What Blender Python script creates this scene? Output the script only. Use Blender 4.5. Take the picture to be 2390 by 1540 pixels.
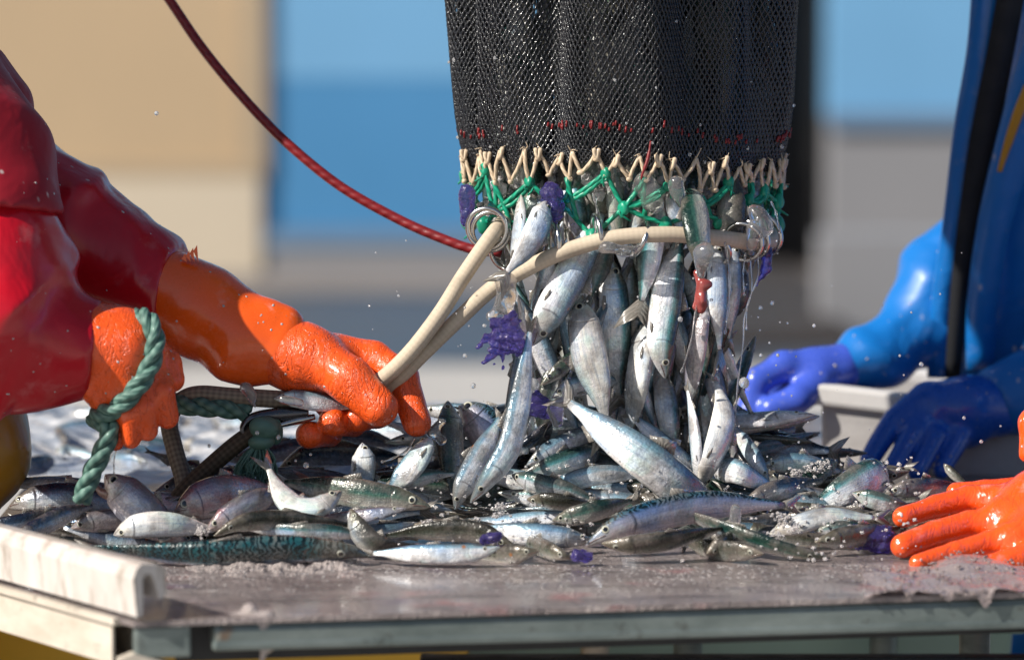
import bpy, math, random
import numpy as np
from mathutils import Vector
rnd = random.Random(7)
for o in list(bpy.data.objects): bpy.data.objects.remove(o)
S = bpy.context.scene
COL = S.collection
# ------------------------------------------------------------------ camera, sky, sun, exposure
CAM = np.array([0.0, -5.0, 1.6]); PITCH = math.radians(5.84); FPX = 10000.0
cd = bpy.data.cameras.new('camera'); cam = bpy.data.objects.new('camera', cd); COL.objects.link(cam)
cam.location = CAM; cam.rotation_euler = (math.pi/2 - PITCH, 0, 0)
cd.sensor_width = 36; cd.lens = 36*FPX/2390; cd.clip_start = .1; cd.clip_end = 400
cd.dof.use_dof = True; cd.dof.focus_distance = 5.0; cd.dof.aperture_fstop = 2.8
S.camera = cam
S.render.resolution_x = 1024; S.render.resolution_y = 659
SUN = np.array([-.72, -.37, .60]); SUN /= np.linalg.norm(SUN)
W = bpy.data.worlds.new('World'); S.world = W; W.use_nodes = True
nt = W.node_tree; nt.nodes.clear()
sk = nt.nodes.new('ShaderNodeTexSky'); sk.sky_type = 'NISHITA'; sk.sun_disc = False
sk.sun_elevation = math.asin(SUN[2]); sk.sun_rotation = math.atan2(SUN[0], SUN[1]) % (2*math.pi)
bg = nt.nodes.new('ShaderNodeBackground'); bg.inputs[1].default_value = .055
wo = nt.nodes.new('ShaderNodeOutputWorld')
nt.links.new(sk.outputs[0], bg.inputs[0]); nt.links.new(bg.outputs[0], wo.inputs[0])
sd = bpy.data.lights.new('sun', 'SUN'); sd.energy = 4.9; sd.angle = math.radians(.5); sd.color = (1, .94, .85)
so = bpy.data.objects.new('sun', sd); COL.objects.link(so)
so.rotation_euler = Vector(-SUN).to_track_quat('-Z', 'Y').to_euler(); so.location = (-6, -5, 8)
S.view_settings.view_transform = 'Standard'; S.view_settings.look = 'None'
S.view_settings.exposure = .5; S.view_settings.gamma = 1; S.view_settings.use_curve_mapping = False

# ------------------------------------------------------------------ helpers
TZ = .85
_f = np.array([0, math.cos(PITCH), -math.sin(PITCH)]); _u = np.array([0, math.sin(PITCH), math.cos(PITCH)])
def P(u, v, y=0.0):
    d = _f + np.array([1.0, 0, 0])*(u-1195)/FPX - _u*(v-770)/FPX
    return CAM + d*((y+5)/d[1])
def PT(u, v, z=TZ):
    d = _f + np.array([1.0, 0, 0])*(u-1195)/FPX - _u*(v-770)/FPX
    return CAM + d*((z-CAM[2])/d[2])
PXM = .000503
def nrm(a):
    a = np.asarray(a, float); return a/(np.linalg.norm(a, axis=-1, keepdims=True)+1e-12)
def mesh(name, V, F, mat, parent=None, smooth=True, uv=None, origin=None):
    V = np.asarray(V, float).reshape(-1, 3)
    if origin is None:
        origin = V.mean(0) if parent is None else np.zeros(3)
    off = np.array(parent.matrix_basis.translation) if parent is not None else np.zeros(3)
    par = parent.parent if parent is not None else None
    if par is not None: off = off + np.array(par.matrix_basis.translation)
    me = bpy.data.meshes.new(name)
    me.from_pydata((V-off-(origin if parent is None else 0)).tolist(), [], [tuple(map(int, f)) for f in F])
    if uv is not None:
        uvl = me.uv_layers.new(name='UVMap')
        li = np.empty(len(me.loops), int); me.loops.foreach_get('vertex_index', li)
        uvl.data.foreach_set('uv', np.asarray(uv, float)[li].ravel())
    if smooth: me.polygons.foreach_set('use_smooth', [True]*len(me.polygons))
    if mat is not None:
        for m in (mat if isinstance(mat, (list, tuple)) else [mat]): me.materials.append(m)
    me.update()
    o = bpy.data.objects.new(name, me); COL.objects.link(o)
    if parent is not None: o.parent = parent
    else: o.location = origin
    return o
def empty(name, loc):
    o = bpy.data.objects.new(name, None); COL.objects.link(o); o.location = loc; o.empty_display_size = .02
    return o
def tag(o, label, cat, group=None):
    o['label'] = label; o['category'] = cat
    if group: o['group'] = group
    return o
def kind(o, k): o['kind'] = k; return o
class MB:
    def __init__(s): s.v = []; s.f = []; s.uv = []; s.n = 0
    def add(s, V, F, UV=None):
        V = np.asarray(V, float).reshape(-1, 3)
        s.v.append(V); s.uv.append(np.zeros((len(V), 2)) if UV is None else np.asarray(UV, float))
        s.f += [tuple(int(i)+s.n for i in f) for f in F]; s.n += len(V)
    def box(s, c, sz, R=None):
        c = np.asarray(c, float); h = np.asarray(sz, float)/2
        V = np.array([[x, y, z] for x in (-1, 1) for y in (-1, 1) for z in (-1, 1)])*h
        if R is not None: V = V @ np.asarray(R).T
        s.add(V+c, [(0, 1, 3, 2), (4, 6, 7, 5), (0, 4, 5, 1), (2, 3, 7, 6), (0, 2, 6, 4), (1, 5, 7, 3)])
    def build(s, name, mat, parent=None, smooth=True):
        return mesh(name, np.vstack(s.v), s.f, mat, parent, smooth, np.vstack(s.uv))
def bevel(o, w=.003, n=2):
    m = o.modifiers.new('bevel', 'BEVEL'); m.width = w; m.segments = n; m.limit_method = 'ANGLE'; m.angle_limit = math.radians(40)
    return o
def crspline(pts, n, closed=False):
    p = np.asarray(pts, float)
    if len(p) == 2 and not closed: return p[0]+(p[1]-p[0])*np.linspace(0, 1, n)[:, None]
    q = np.vstack([p[-1], p, p[0], p[1]]) if closed else np.vstack([2*p[0]-p[1], p, 2*p[-1]-p[-2]])
    out = []
    for i in range(1, len(q)-2):
        t = np.linspace(0, 1, 24, endpoint=False)[:, None]
        a, b, c, d = q[i-1], q[i], q[i+1], q[i+2]
        out.append(.5*(2*b+(c-a)*t+(2*a-5*b+4*c-d)*t**2+(3*b-a-3*c+d)*t**3))
    out = np.vstack(out+[q[-2][None]])
    L = np.r_[0, np.cumsum(np.linalg.norm(np.diff(out, axis=0), axis=1))]
    s = np.linspace(0, L[-1], n, endpoint=not closed)
    return np.stack([np.interp(s, L, out[:, k]) for k in range(3)], 1)
def frames(path, closed=False):
    T = nrm(np.roll(path, -1, 0)-np.roll(path, 1, 0)) if closed else nrm(np.gradient(path, axis=0))
    N = np.zeros_like(T); r = np.array([0, 0, 1.0]) if abs(T[0][2]) < .9 else np.array([1.0, 0, 0])
    N[0] = nrm(r-T[0]*np.dot(r, T[0]))
    for i in range(1, len(T)):
        x = N[i-1]-T[i]*np.dot(N[i-1], T[i]); N[i] = nrm(x)
    return T, N, np.cross(T, N)
def tube(path, r, seg=8, closed=False, caps=True):
    path = np.asarray(path, float); n = len(path); r = np.broadcast_to(np.asarray(r, float), (n,))
    T, N, B = frames(path, closed)
    a = np.arange(seg)*2*math.pi/seg
    V = path[:, None]+r[:, None, None]*(np.cos(a)[None, :, None]*N[:, None]+np.sin(a)[None, :, None]*B[:, None])
    L = np.r_[0, np.cumsum(np.linalg.norm(np.diff(path, axis=0), axis=1))]
    rm = max(r.mean(), 1e-5)
    U = np.stack(np.broadcast_arrays((L/(2*math.pi*rm))[:, None], (a/(2*math.pi))[None]), -1).reshape(-1, 2)
    F = []
    for i in range(n if closed else n-1):
        j = (i+1) % n
        for k in range(seg):
            l = (k+1) % seg; F.append((i*seg+k, i*seg+l, j*seg+l, j*seg+k))
    V = V.reshape(-1, 3)
    if caps and not closed:
        V = np.vstack([V, path[0]-T[0]*r[0]*.4, path[-1]+T[-1]*r[-1]*.4]); U = np.vstack([U, U[0], U[-1]])
        c0, c1 = n*seg, n*seg+1
        for k in range(seg):
            l = (k+1) % seg; F.append((c0, l, k)); F.append((c1, (n-1)*seg+k, (n-1)*seg+l))
    return V, F, U
def twisted(path, R, strands=3, pitch=None, seg=7, closed=False):
    T, N, B = frames(path, closed)
    L = np.r_[0, np.cumsum(np.linalg.norm(np.diff(path, axis=0), axis=1))]
    pitch = pitch or R*7; m = MB()
    for s in range(strands):
        a = 2*math.pi*(L/pitch+s/strands)
        q = path+R*.50*(np.cos(a)[:, None]*N+np.sin(a)[:, None]*B)
        m.add(*tube(q, R*.56, seg))
    return m
def ico(sub=1):
    t = (1+5**.5)/2
    v = [(-1, t, 0), (1, t, 0), (-1, -t, 0), (1, -t, 0), (0, -1, t), (0, 1, t), (0, -1, -t), (0, 1, -t), (t, 0, -1), (t, 0, 1), (-t, 0, -1), (-t, 0, 1)]
    f = [(0, 11, 5), (0, 5, 1), (0, 1, 7), (0, 7, 10), (0, 10, 11), (1, 5, 9), (5, 11, 4), (11, 10, 2), (10, 7, 6), (7, 1, 8), (3, 9, 4), (3, 4, 2), (3, 2, 6), (3, 6, 8), (3, 8, 9), (4, 9, 5), (2, 4, 11), (6, 2, 10), (8, 6, 7), (9, 8, 1)]
    v = [nrm(x) for x in v]
    for _ in range(sub):
        c = {}; g = []
        def mid(a, b):
            k = (min(a, b), max(a, b))
            if k not in c: c[k] = len(v); v.append(nrm(v[a]+v[b]))
            return c[k]
        for a, b, d in f:
            x, y, z = mid(a, b), mid(b, d), mid(d, a); g += [(a, x, z), (b, y, x), (d, z, y), (x, y, z)]
        f = g
    return np.array(v), f
ICO1, ICO2, ICO3 = ico(1), ico(2), ico(3)
class Waves:                                     # smooth pseudo noise as a sum of sines
    def __init__(s, freq, seed, n=7):
        r = np.random.RandomState(seed); s.k = nrm(r.normal(size=(n, 3)))*freq*(.6+.9*r.rand(n, 1)); s.p = r.rand(n)*6.28
    def __call__(s, X): return np.sin(X@s.k.T+s.p).mean(-1)*1.6
def shard(c, r, seed, squash=(1, 1, 1)):
    w = np.random.RandomState(seed % 9973); V = ICO1[0]*(.45+.75*w.rand(len(ICO1[0]), 1)); return V*np.asarray(squash)*r+np.asarray(c), ICO1[1]
def lump(c, r, seed, squash=(1, 1, 1), amp=.3, freq=2.2, base=ICO2):
    w = Waves(freq, seed); V = base[0]*(1+amp*w(base[0])[:, None]); return V*np.asarray(squash)*r+np.asarray(c), base[1]
# ---- implicit surfaces: tapered capsules blended smoothly, meshed with surface nets
def cone(a, b, ra, rb, k=.008, sq=None): return (np.asarray(a, float), np.asarray(b, float), ra, rb, k, sq)
def sdf_eval(X, prims):
    d = None
    for a, b, ra, rb, k, sq in prims:
        if sq is not None:
            m = np.asarray(sq, float); x = (X-a)*m; ba = (b-a)*m
        else: x = X-a; ba = b-a
        t = np.clip((x@ba)/max(ba@ba, 1e-12), 0, 1)
        e = np.sqrt(((x-t[:, None]*ba)**2).sum(1))-(ra+(rb-ra)*t)
        if d is None: d = e
        else:
            h = np.clip(.5+.5*(d-e)/k, 0, 1); d = d+(e-d)*h-k*h*(1-h)
    return d
def crease(amp, k, seed, w=.35, warp=2.2):
    k = np.asarray(k, float)*.36; kn = np.linalg.norm(k); W1 = Waves(kn*.45, seed, 5); W2 = Waves(kn*.8, seed+77, 5)
    def f(X):
        ph = ((X@k+warp*W1(X))/(2*math.pi)) % 1.0; m = np.clip(.55+1.1*W2(X), 0, 1)
        saw = np.where(ph < .8, (ph/.8)**1.6, ((1-ph)/.2)); return amp*m*(saw-.4)
    return f
def sumf(*f): return lambda X: sum(q(X) for q in f)
def sdf_mesh(prims, vox, disp=None, smooth=2, cut=None, planes=()):
    lo = np.min([np.minimum(p[0], p[1])-max(p[2], p[3])*1.25-.012 for p in prims], 0)
    hi = np.max([np.maximum(p[0], p[1])+max(p[2], p[3])*1.25+.012 for p in prims], 0)
    if cut is not None:
        lo = np.maximum(lo, cut[0]); hi = np.minimum(hi, cut[1])
    n = np.ceil((hi-lo)/vox).astype(int)+1
    ax = [lo[i]+vox*np.arange(n[i]) for i in range(3)]
    F = np.empty(n)
    YZ = np.stack(np.meshgrid(ax[1], ax[2], indexing='ij'), -1).reshape(-1, 2)
    for i0 in range(0, n[0], 8):
        xs = ax[0][i0:i0+8]
        X = np.concatenate([np.repeat(xs, len(YZ))[:, None], np.tile(YZ, (len(xs), 1))], 1)
        d = sdf_eval(X, prims)
        if disp is not None: d = d-disp(X)
        for pp, nn_ in planes: d = np.maximum(d, (X-pp)@nn_)
        F[i0:i0+8] = d.reshape(len(xs), n[1], n[2])
    F[0] = np.maximum(F[0], vox*.3); F[-1] = np.maximum(F[-1], vox*.3)
    F[:, 0] = np.maximum(F[:, 0], vox*.3); F[:, -1] = np.maximum(F[:, -1], vox*.3)
    F[:, :, 0] = np.maximum(F[:, :, 0], vox*.3); F[:, :, -1] = np.maximum(F[:, :, -1], vox*.3)
    I = F < 0; c = n-1
    def cor(A, a): return A[a[0]:a[0]+c[0], a[1]:a[1]+c[1], a[2]:a[2]+c[2]]
    cn = np.zeros(c, int); ps = np.zeros(tuple(c)+(3,))
    for axn in range(3):
        for p in ((0, 0), (0, 1), (1, 0), (1, 1)):
            a = list(p); a.insert(axn, 0); b = list(a); b[axn] = 1
            fa, fb = cor(F, a), cor(F, b); m = (fa < 0) != (fb < 0)
            t = np.where(m, fa/np.where(m, fa-fb, 1), 0)
            for q in range(3): ps[..., q] += np.where(m, (t if q == axn else a[q]), 0)
            cn += m
    act = cn > 0; idx = -np.ones(c, int); idx[act] = np.arange(act.sum())
    ijk = np.argwhere(act); V = lo+vox*(ijk+ps[act]/cn[act][:, None])
    Q = []
    for axn in range(3):
        o1, o2 = [k for k in range(3) if k != axn]
        sl = [slice(None)]*3; sl[axn] = slice(0, -1); A = I[tuple(sl)]; sl[axn] = slice(1, None); B = I[tuple(sl)]
        for sgn in (0, 1):
            e = np.argwhere((A & ~B) if sgn == 0 else (~A & B))
            e = e[(e[:, o1] > 0) & (e[:, o2] > 0) & (e[:, o1] < c[o1]) & (e[:, o2] < c[o2])]
            if not len(e): continue
            def g(d1, d2):
                x = e.copy(); x[:, o1] += d1; x[:, o2] += d2; return idx[x[:, 0], x[:, 1], x[:, 2]]
            q = np.stack([g(-1, -1), g(0, -1), g(0, 0), g(-1, 0)], 1)
            if (sgn == 1) != (axn == 1): q = q[:, ::-1]
            Q.append(q)
    Q = np.vstack(Q); Q = Q[(Q >= 0).all(1)]
    E = np.vstack([Q[:, [0, 1]], Q[:, [1, 2]], Q[:, [2, 3]], Q[:, [3, 0]]])
    for _ in range(smooth):
        s = np.zeros_like(V); k = np.zeros(len(V))
        np.add.at(s, E[:, 0], V[E[:, 1]]); np.add.at(s, E[:, 1], V[E[:, 0]]); np.add.at(k, E[:, 0], 1); np.add.at(k, E[:, 1], 1)
        V = V*.4+.6*s/np.maximum(k, 1)[:, None]
    return V, Q.tolist()

# ------------------------------------------------------------------ materials
class G:
    def __init__(s, name):
        s.m = bpy.data.materials.new(name); s.m.use_nodes = True; s.t = s.m.node_tree
        s.b = s.t.nodes['Principled BSDF']; s.tc = None
    def n(s, t, **k):
        x = s.t.nodes.new('ShaderNode'+t)
        for a, b in k.items(): setattr(x, a, b)
        return x
    def l(s, a, b): s.t.links.new(a, b)
    def set(s, **k):
        for a, v in k.items():
            i = s.b.inputs[a.replace('_', ' ')]
            if hasattr(v, 'node'): s.l(v, i)
            else: i.default_value = v
        return s
    def coord(s, w='Object'):
        if s.tc is None: s.tc = s.n('TexCoord')
        return s.tc.outputs[w]
    def mapped(s, sc=(1, 1, 1), w='Object', rot=(0, 0, 0)):
        m = s.n('Mapping'); m.inputs['Scale'].default_value = sc; m.inputs['Rotation'].default_value = rot
        s.l(s.coord(w), m.inputs[0]); return m.outputs[0]
    def noise(s, scale, detail=4, rough=.55, vec=None, dist=0):
        x = s.n('TexNoise'); x.inputs['Scale'].default_value = scale; x.inputs['Detail'].default_value = detail
        x.inputs['Roughness'].default_value = rough; x.inputs['Distortion'].default_value = dist
        s.l(vec if vec is not None else s.coord(), x.inputs['Vector']); return x.outputs['Fac']
    def vor(s, scale, feature='F1', vec=None, out='Distance', rnd=1):
        x = s.n('TexVoronoi', feature=feature); x.inputs['Scale'].default_value = scale; x.inputs['Randomness'].default_value = rnd
        s.l(vec if vec is not None else s.coord(), x.inputs['Vector']); return x.outputs[out]
    def ramp(s, fac, stops, interp='LINEAR'):
        x = s.n('ValToRGB'); r = x.color_ramp; r.interpolation = interp
        while len(r.elements) < len(stops): r.elements.new(.5)
        for e, (p, c) in zip(r.elements, stops):
            e.position = p; e.color = (c, c, c, 1) if isinstance(c, (int, float)) else (*c, 1)
        s.l(fac, x.inputs[0]); return x.outputs[0]
    def math(s, op, a, b=None, clamp=False):
        x = s.n('Math', operation=op, use_clamp=clamp)
        for i, v in enumerate((a, b)):
            if v is None: continue
            if hasattr(v, 'node'): s.l(v, x.inputs[i])
            else: x.inputs[i].default_value = v
        return x.outputs[0]
    def mix(s, fac, a, b, mode='MIX'):
        x = s.n('Mix', data_type='RGBA', blend_type=mode)
        for sock, v in ((x.inputs[0], fac), (x.inputs[6], a), (x.inputs[7], b)):
            if hasattr(v, 'node'): s.l(v, sock)
            else: sock.default_value = v if isinstance(v, (int, float)) else (*v, 1)
        return x.outputs[2]
    def bump(s, h, strength=.3, dist=.002, prev=None):
        x = s.n('Bump'); x.inputs['Strength'].default_value = strength; x.inputs['Distance'].default_value = dist
        s.l(h, x.inputs['Height'])
        if prev is not None: s.l(prev, x.inputs['Normal'])
        s.l(x.outputs[0], s.b.inputs['Normal']); return x.outputs[0]
def plain(name, col, rough=.5, metal=0, coat=0, var=.15, scale=30, bump=.15, bd=.002):
    g = G(name); nz = g.noise(scale, 5)
    c = g.mix(nz, tuple(x*(1-var) for x in col), tuple(min(1, x*(1+var)) for x in col))
    g.set(Base_Color=c, Metallic=metal, Coat_Weight=coat, Coat_Roughness=.08)
    g.set(Roughness=g.ramp(nz, [(.3, max(0, rough-.1)), (.7, min(1, rough+.1))]))
    if bump: g.bump(g.noise(scale*3, 5), bump, bd)
    return g.m
def rubber(name, lit, dirt, crinkle, rough=.32, spec=.5):
    g = G(name); nz = g.noise(22, 4); fine = g.noise(160, 3)
    c = g.mix(nz, tuple(x*.82 for x in lit), lit)
    spots = g.ramp(g.vor(150), [(.05, 1), (.11, 0)])
    sel = g.ramp(g.noise(60, 2), [(.58, 0), (.66, 1)])
    c = g.mix(g.math('MULTIPLY', g.math('MULTIPLY', spots, sel), .75), c, dirt)
    stain = g.ramp(g.noise(34, 5, .6), [(.62, 0), (.74, .5)])
    c = g.mix(stain, c, tuple(min(1, x*.6+.25) for x in lit))
    g.set(Base_Color=c, Coat_Weight=.35, Coat_Roughness=.12, Specular_IOR_Level=spec)
    g.set(Roughness=g.ramp(fine, [(.35, rough-.1), (.7, rough+.15)]))
    if crinkle:
        k = crinkle; mp = g.mapped((62*k, 26*k, 24*k), rot=(0, math.radians(-30), 0))
        def ridge(vec, w, sc=1.0, d=1.2):
            n1 = g.noise(sc, 3.5, .6, vec, d); return g.ramp(g.math('ABSOLUTE', g.math('SUBTRACT', n1, .5)), [(0, 0), (w, 1)])
        r1 = ridge(mp, .045); r2 = ridge(g.mapped((150*k, 90*k, 70*k), rot=(0, math.radians(-30), 0)), .10)
        msk = g.ramp(g.noise(13, 2), [(.38, .25), (.62, 1)]); b = g.bump(g.math('MULTIPLY', r1, msk), .62 if crinkle > .6 else .3, .0022); b = g.bump(r2, .35, .0010, b); b = g.bump(g.noise(420, 2), .25, .0007, b)
        c2 = g.mix(g.math('MULTIPLY', g.math('SUBTRACT', 1, r1), .16), c, tuple(x*.35 for x in lit)); g.set(Base_Color=c2)
    else:
        b = g.bump(g.noise(60, 3), .2, .002); g.bump(g.noise(14, 2), .25, .01, b)
    return g.m
def oilskin(name, lit, rough=.3, coat=.5, specks=True):
    g = G(name); nz = g.noise(9, 3)
    c = g.mix(nz, tuple(x*.8 for x in lit), lit)
    if specks:
        v = g.ramp(g.vor(42, vec=g.mapped((1, 1, .55))), [(.08, 1), (.14, 0)])
        sel = g.ramp(g.noise(13, 2), [(.55, 0), (.62, .7)])
        c = g.mix(g.math('MULTIPLY', v, sel), c, (.55, .5, .48))
        sm = g.ramp(g.noise(17, 5, .65), [(.6, 0), (.75, .16)]); c = g.mix(sm, c, (.6, .55, .55))
    g.set(Base_Color=c, Coat_Weight=coat, Coat_Roughness=.15, Roughness=rough)
    b = g.bump(g.noise(10, 3, .5, dist=.6), .35, .02)
    g.bump(g.noise(420, 2), .08, .0006, b)
    return g.m
def fish_skin(name, back, back2, shine, flank, belly, stripes=0, edge=.40, red=.0, metal=.55, glit=1.0):
    g = G(name); uv = g.coord('UV'); sp = g.n('SeparateXYZ'); g.l(uv, sp.inputs[0]); U, V = sp.outputs[0], sp.outputs[1]
    oi = g.n('ObjectInfo'); R = oi.outputs['Random']
    add = g.n('VectorMath', operation='ADD'); cmb = g.n('CombineXYZ')
    for i in range(3): g.l(g.math('MULTIPLY', R, 13.7+i*9), cmb.inputs[i])
    g.l(g.coord('Object'), add.inputs[0]); g.l(cmb.outputs[0], add.inputs[1]); OV = add.outputs[0]
    nz = g.noise(38, 4, vec=OV); big = g.noise(16, 3, vec=OV); fine = g.noise(210, 3, vec=OV)
    vv = g.math('ADD', V, g.math('MULTIPLY', g.math('SUBTRACT', nz, .5), .16))
    c = g.ramp(vv, [(0, back), (edge-.16, back2), (edge-.03, shine), (edge+.1, flank), (.78, belly), (1, belly)])
    irid = g.ramp(big, [(.34, (.62, .78, 1.0)), (.46, (1, 1, 1)), (.55, (1, .94, .94)), (.62, (.84, 1, .95)), (.7, (.7, .84, 1))])
    c = g.mix(.85, c, irid, 'MULTIPLY')
    sv = g.n('CombineXYZ'); g.l(g.math('MULTIPLY', U, 4), sv.inputs[0]); g.l(g.math('ADD', g.math('MULTIPLY', V, 16), g.math('MULTIPLY', R, 40)), sv.inputs[1])
    stk = g.noise(1, 4, .6, sv.outputs[0], .4); c = g.mix(.9, c, g.ramp(stk, [(.32, (.55, .62, .74)), (.5, (.95, .97, 1)), (.66, (1.12, 1.1, 1.06))]), 'MULTIPLY')
    # soft brown and pink smears of handled fish
    dirt = g.ramp(g.noise(27, 5, .65, vec=OV), [(.45, 0), (.61, .62)])
    c = g.mix(dirt, c, (.20, .17, .15))
    spot = g.math('MULTIPLY', g.ramp(g.vor(48, vec=OV), [(.07, 1), (.15, 0)]), g.ramp(g.noise(21, 1, vec=OV), [(.62, 0), (.66, .9)])); c = g.mix(spot, c, (.42, .14, .02))
    if red:
        rr = g.ramp(g.noise(19, 4, .6, vec=OV), [(.55, 0), (.66, red)])
        c = g.mix(rr, c, (.45, .07, .06))
    mapu = g.n('CombineXYZ'); g.l(g.math('MULTIPLY', U, 62), mapu.inputs[0]); g.l(g.math('MULTIPLY', V, 17), mapu.inputs[1])
    sc = g.vor(1, vec=mapu.outputs[0], rnd=.45)
    if stripes:
        m2 = g.n('CombineXYZ'); g.l(g.math('MULTIPLY', U, 1), m2.inputs[0]); g.l(g.math('MULTIPLY', V, .22), m2.inputs[1])
        wv = g.n('TexWave', wave_type='BANDS', bands_direction='X'); wv.inputs['Scale'].default_value = 11*stripes
        wv.inputs['Distortion'].default_value = 11; wv.inputs['Detail'].default_value = 2.5; wv.inputs['Detail Scale'].default_value = 2.0
        g.l(m2.outputs[0], wv.inputs['Vector'])
        msk = g.ramp(vv, [(edge-.1, 1), (edge+.02, 0)])
        c = g.mix(g.math('MULTIPLY', g.ramp(wv.outputs['Fac'], [(.42, 0), (.56, 1)]), msk), c, tuple(x*.12 for x in back))
    # scale edges on the back, gill slit, head tone
    se = g.ramp(sc, [(.45, 0), (.75, .4)]); bm = g.ramp(vv, [(edge-.05, 1), (edge+.25, .25)])
    hm = g.ramp(U, [(.22, 0), (.27, 1)])
    c = g.mix(g.math('MULTIPLY', g.math('MULTIPLY', se, bm), hm), c, tuple(x*.3 for x in back2))
    c = g.mix(g.ramp(U, [(.0, .45), (.05, .3), (.2, .14), (.25, 0)]), c, (.32, .27, .2))
    gl = g.math('MULTIPLY', g.ramp(U, [(.235, 0), (.2425, 1), (.25, 0)]), g.ramp(V, [(.1, 0), (.25, .7), (.8, .7), (.95, 0)]))
    c = g.mix(gl, c, (.07, .05, .05))
    tone = g.math('ADD', g.math('MULTIPLY', R, .3), .82); tv = g.n('CombineColor')
    for i in range(3): g.l(tone, tv.inputs[i])
    c = g.mix(1, c, tv.outputs[0], 'MULTIPLY')
    g.set(Base_Color=c, Metallic=g.ramp(vv, [(0, .12), (edge-.05, metal*.7), (edge+.12, metal), (.9, metal*.45)]))
    g.set(Roughness=g.ramp(fine, [(.3, .16), (.55, .28), (.72, .48)]), Coat_Weight=.7, Coat_Roughness=.06, Coat_IOR=1.36, Specular_IOR_Level=.6)
    b = g.bump(g.math('MULTIPLY', sc, hm), .16*glit, .0014)
    b = g.bump(g.noise(75, 4, .65, vec=OV), .5*glit, .0045, b)
    g.bump(fine, .16, .001, b)
    return g.m
M = {}
M['sardine'] = fish_skin('sardine_skin', (.012, .035, .034), (.03, .075, .065), (.12, .34, .36), (.74, .80, .84), (.93, .93, .92), edge=.33, metal=.32)
M['silver'] = fish_skin('silver_skin', (.06, .11, .14), (.16, .26, .33), (.30, .50, .62), (.84, .89, .93), (.97, .97, .96), edge=.27, metal=.28)
M['green'] = fish_skin('green_skin', (.010, .022, .016), (.014, .055, .04), (.05, .14, .11), (.34, .36, .32), (.6, .58, .52), edge=.46, metal=.4)
M['olive'] = fish_skin('olive_skin', (.022, .02, .014), (.05, .05, .034), (.11, .12, .09), (.26, .25, .21), (.5, .48, .43), edge=.5, metal=.35)
M['blue'] = fish_skin('blue_skin', (.008, .014, .03), (.014, .03, .06), (.06, .12, .2), (.38, .45, .54), (.66, .68, .7), edge=.42, metal=.5)
M['mackerel'] = fish_skin('mackerel_skin', (.012, .075, .085), (.010, .085, .105), (.025, .12, .16), (.45, .5, .6), (.75, .68, .68), stripes=1.25, edge=.62, metal=.3)
M['lilac'] = fish_skin('lilac_mackerel_skin', (.02, .09, .13), (.04, .15, .2), (.16, .25, .42), (.42, .47, .66), (.78, .64, .66), stripes=1.1, edge=.26, metal=.4, glit=.5)
M['pink'] = fish_skin('pink_skin', (.08, .075, .09), (.22, .2, .25), (.44, .45, .54), (.66, .63, .66), (.75, .68, .68), edge=.3, red=.4, metal=.4)
M['pale'] = fish_skin('pale_skin', (.1, .12, .11), (.36, .4, .42), (.6, .65, .68), (.82, .82, .78), (.92, .9, .83), edge=.2, metal=.22, glit=.6)
def fin_mat():
    g = G('fin_membrane'); sp = g.n('SeparateXYZ'); g.l(g.coord('UV'), sp.inputs[0])
    ray = g.math('SINE', g.math('MULTIPLY', sp.outputs[1], 60)); r01 = g.math('ADD', g.math('MULTIPLY', ray, .5), .5)
    c = g.mix(r01, (.22, .19, .16), (.48, .44, .39)); c = g.mix(g.noise(40, 3), c, (.3, .28, .25))
    g.set(Base_Color=c, Roughness=.3, Coat_Weight=.4, Coat_Roughness=.1, Transmission_Weight=.45); g.bump(r01, .5, .0008)
    return g.m
M['fin'] = fin_mat()
def eye_mat():
    g = G('fish_eye'); sp = g.n('SeparateXYZ'); g.l(g.coord('UV'), sp.inputs[0])
    c = g.ramp(sp.outputs[0], [(0, (.004, .005, .008)), (.53, (.006, .007, .012)), (.58, (.42, .40, .28)), (.84, (.56, .57, .52)), (.92, (.16, .15, .12)), (1, (.12, .12, .10))])
    g.set(Base_Color=c, Roughness=.08, Coat_Weight=.8, Coat_Roughness=.02); return g.m
M['eye'] = eye_mat()
M['mouth'] = plain('fish_mouth', (.13, .07, .06), .3, coat=.4)
M['gill'] = plain('raw_gill', (.4, .03, .025), .25, coat=.6, var=.5, scale=120)
M['orange_hand'] = rubber('orange_crinkle_latex', (.92, .105, .012), (.12, .02, .01), 1.0)
M['orange_cuff'] = rubber('orange_smooth_rubber', (.95, .125, .013), (.10, .02, .01), 0, rough=.22)
M['orange_wet'] = rubber('wet_orange_latex', (.92, .10, .012), (.2, .03, .01), .45, rough=.16, spec=.8)
M['blue_glove'] = rubber('blue_rubber', (.010, .10, .50), (.02, .05, .2), 0, rough=.3)
M['periwinkle'] = rubber('sunlit_blue_rubber', (.06, .115, .60), (.05, .06, .3), 0, rough=.28)  # same blue rubber, with the sunlit tone of the far glove put into the colour
M['red_oil'] = oilskin('red_oilskin', (.50, .003, .014), .30, .28)
M['red_cloth'] = oilskin('red_jacket_cloth', (.30, .001, .012), .62, .03)
M['blue_oil'] = oilskin('blue_oilskin', (.004, .16, .52), .40, .15)
M['yellow_oil'] = oilskin('yellow_oilskin', (.50, .24, .012), .4, .3, False)
M['fleck'] = plain('stuck_scales', (.45, .41, .41), .25, coat=.4, var=.2)
M['skin'] = plain('skin', (.5, .28, .2), .5, var=.1)
M['dark_cloth'] = plain('dark_lining', (.006, .007, .01), .8, var=.3)
M['wool'] = plain('wool_hat', (.03, .035, .05), .9, bump=.6)
M['boot'] = plain('rubber_boot', (.02, .025, .02), .4, coat=.2)
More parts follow.
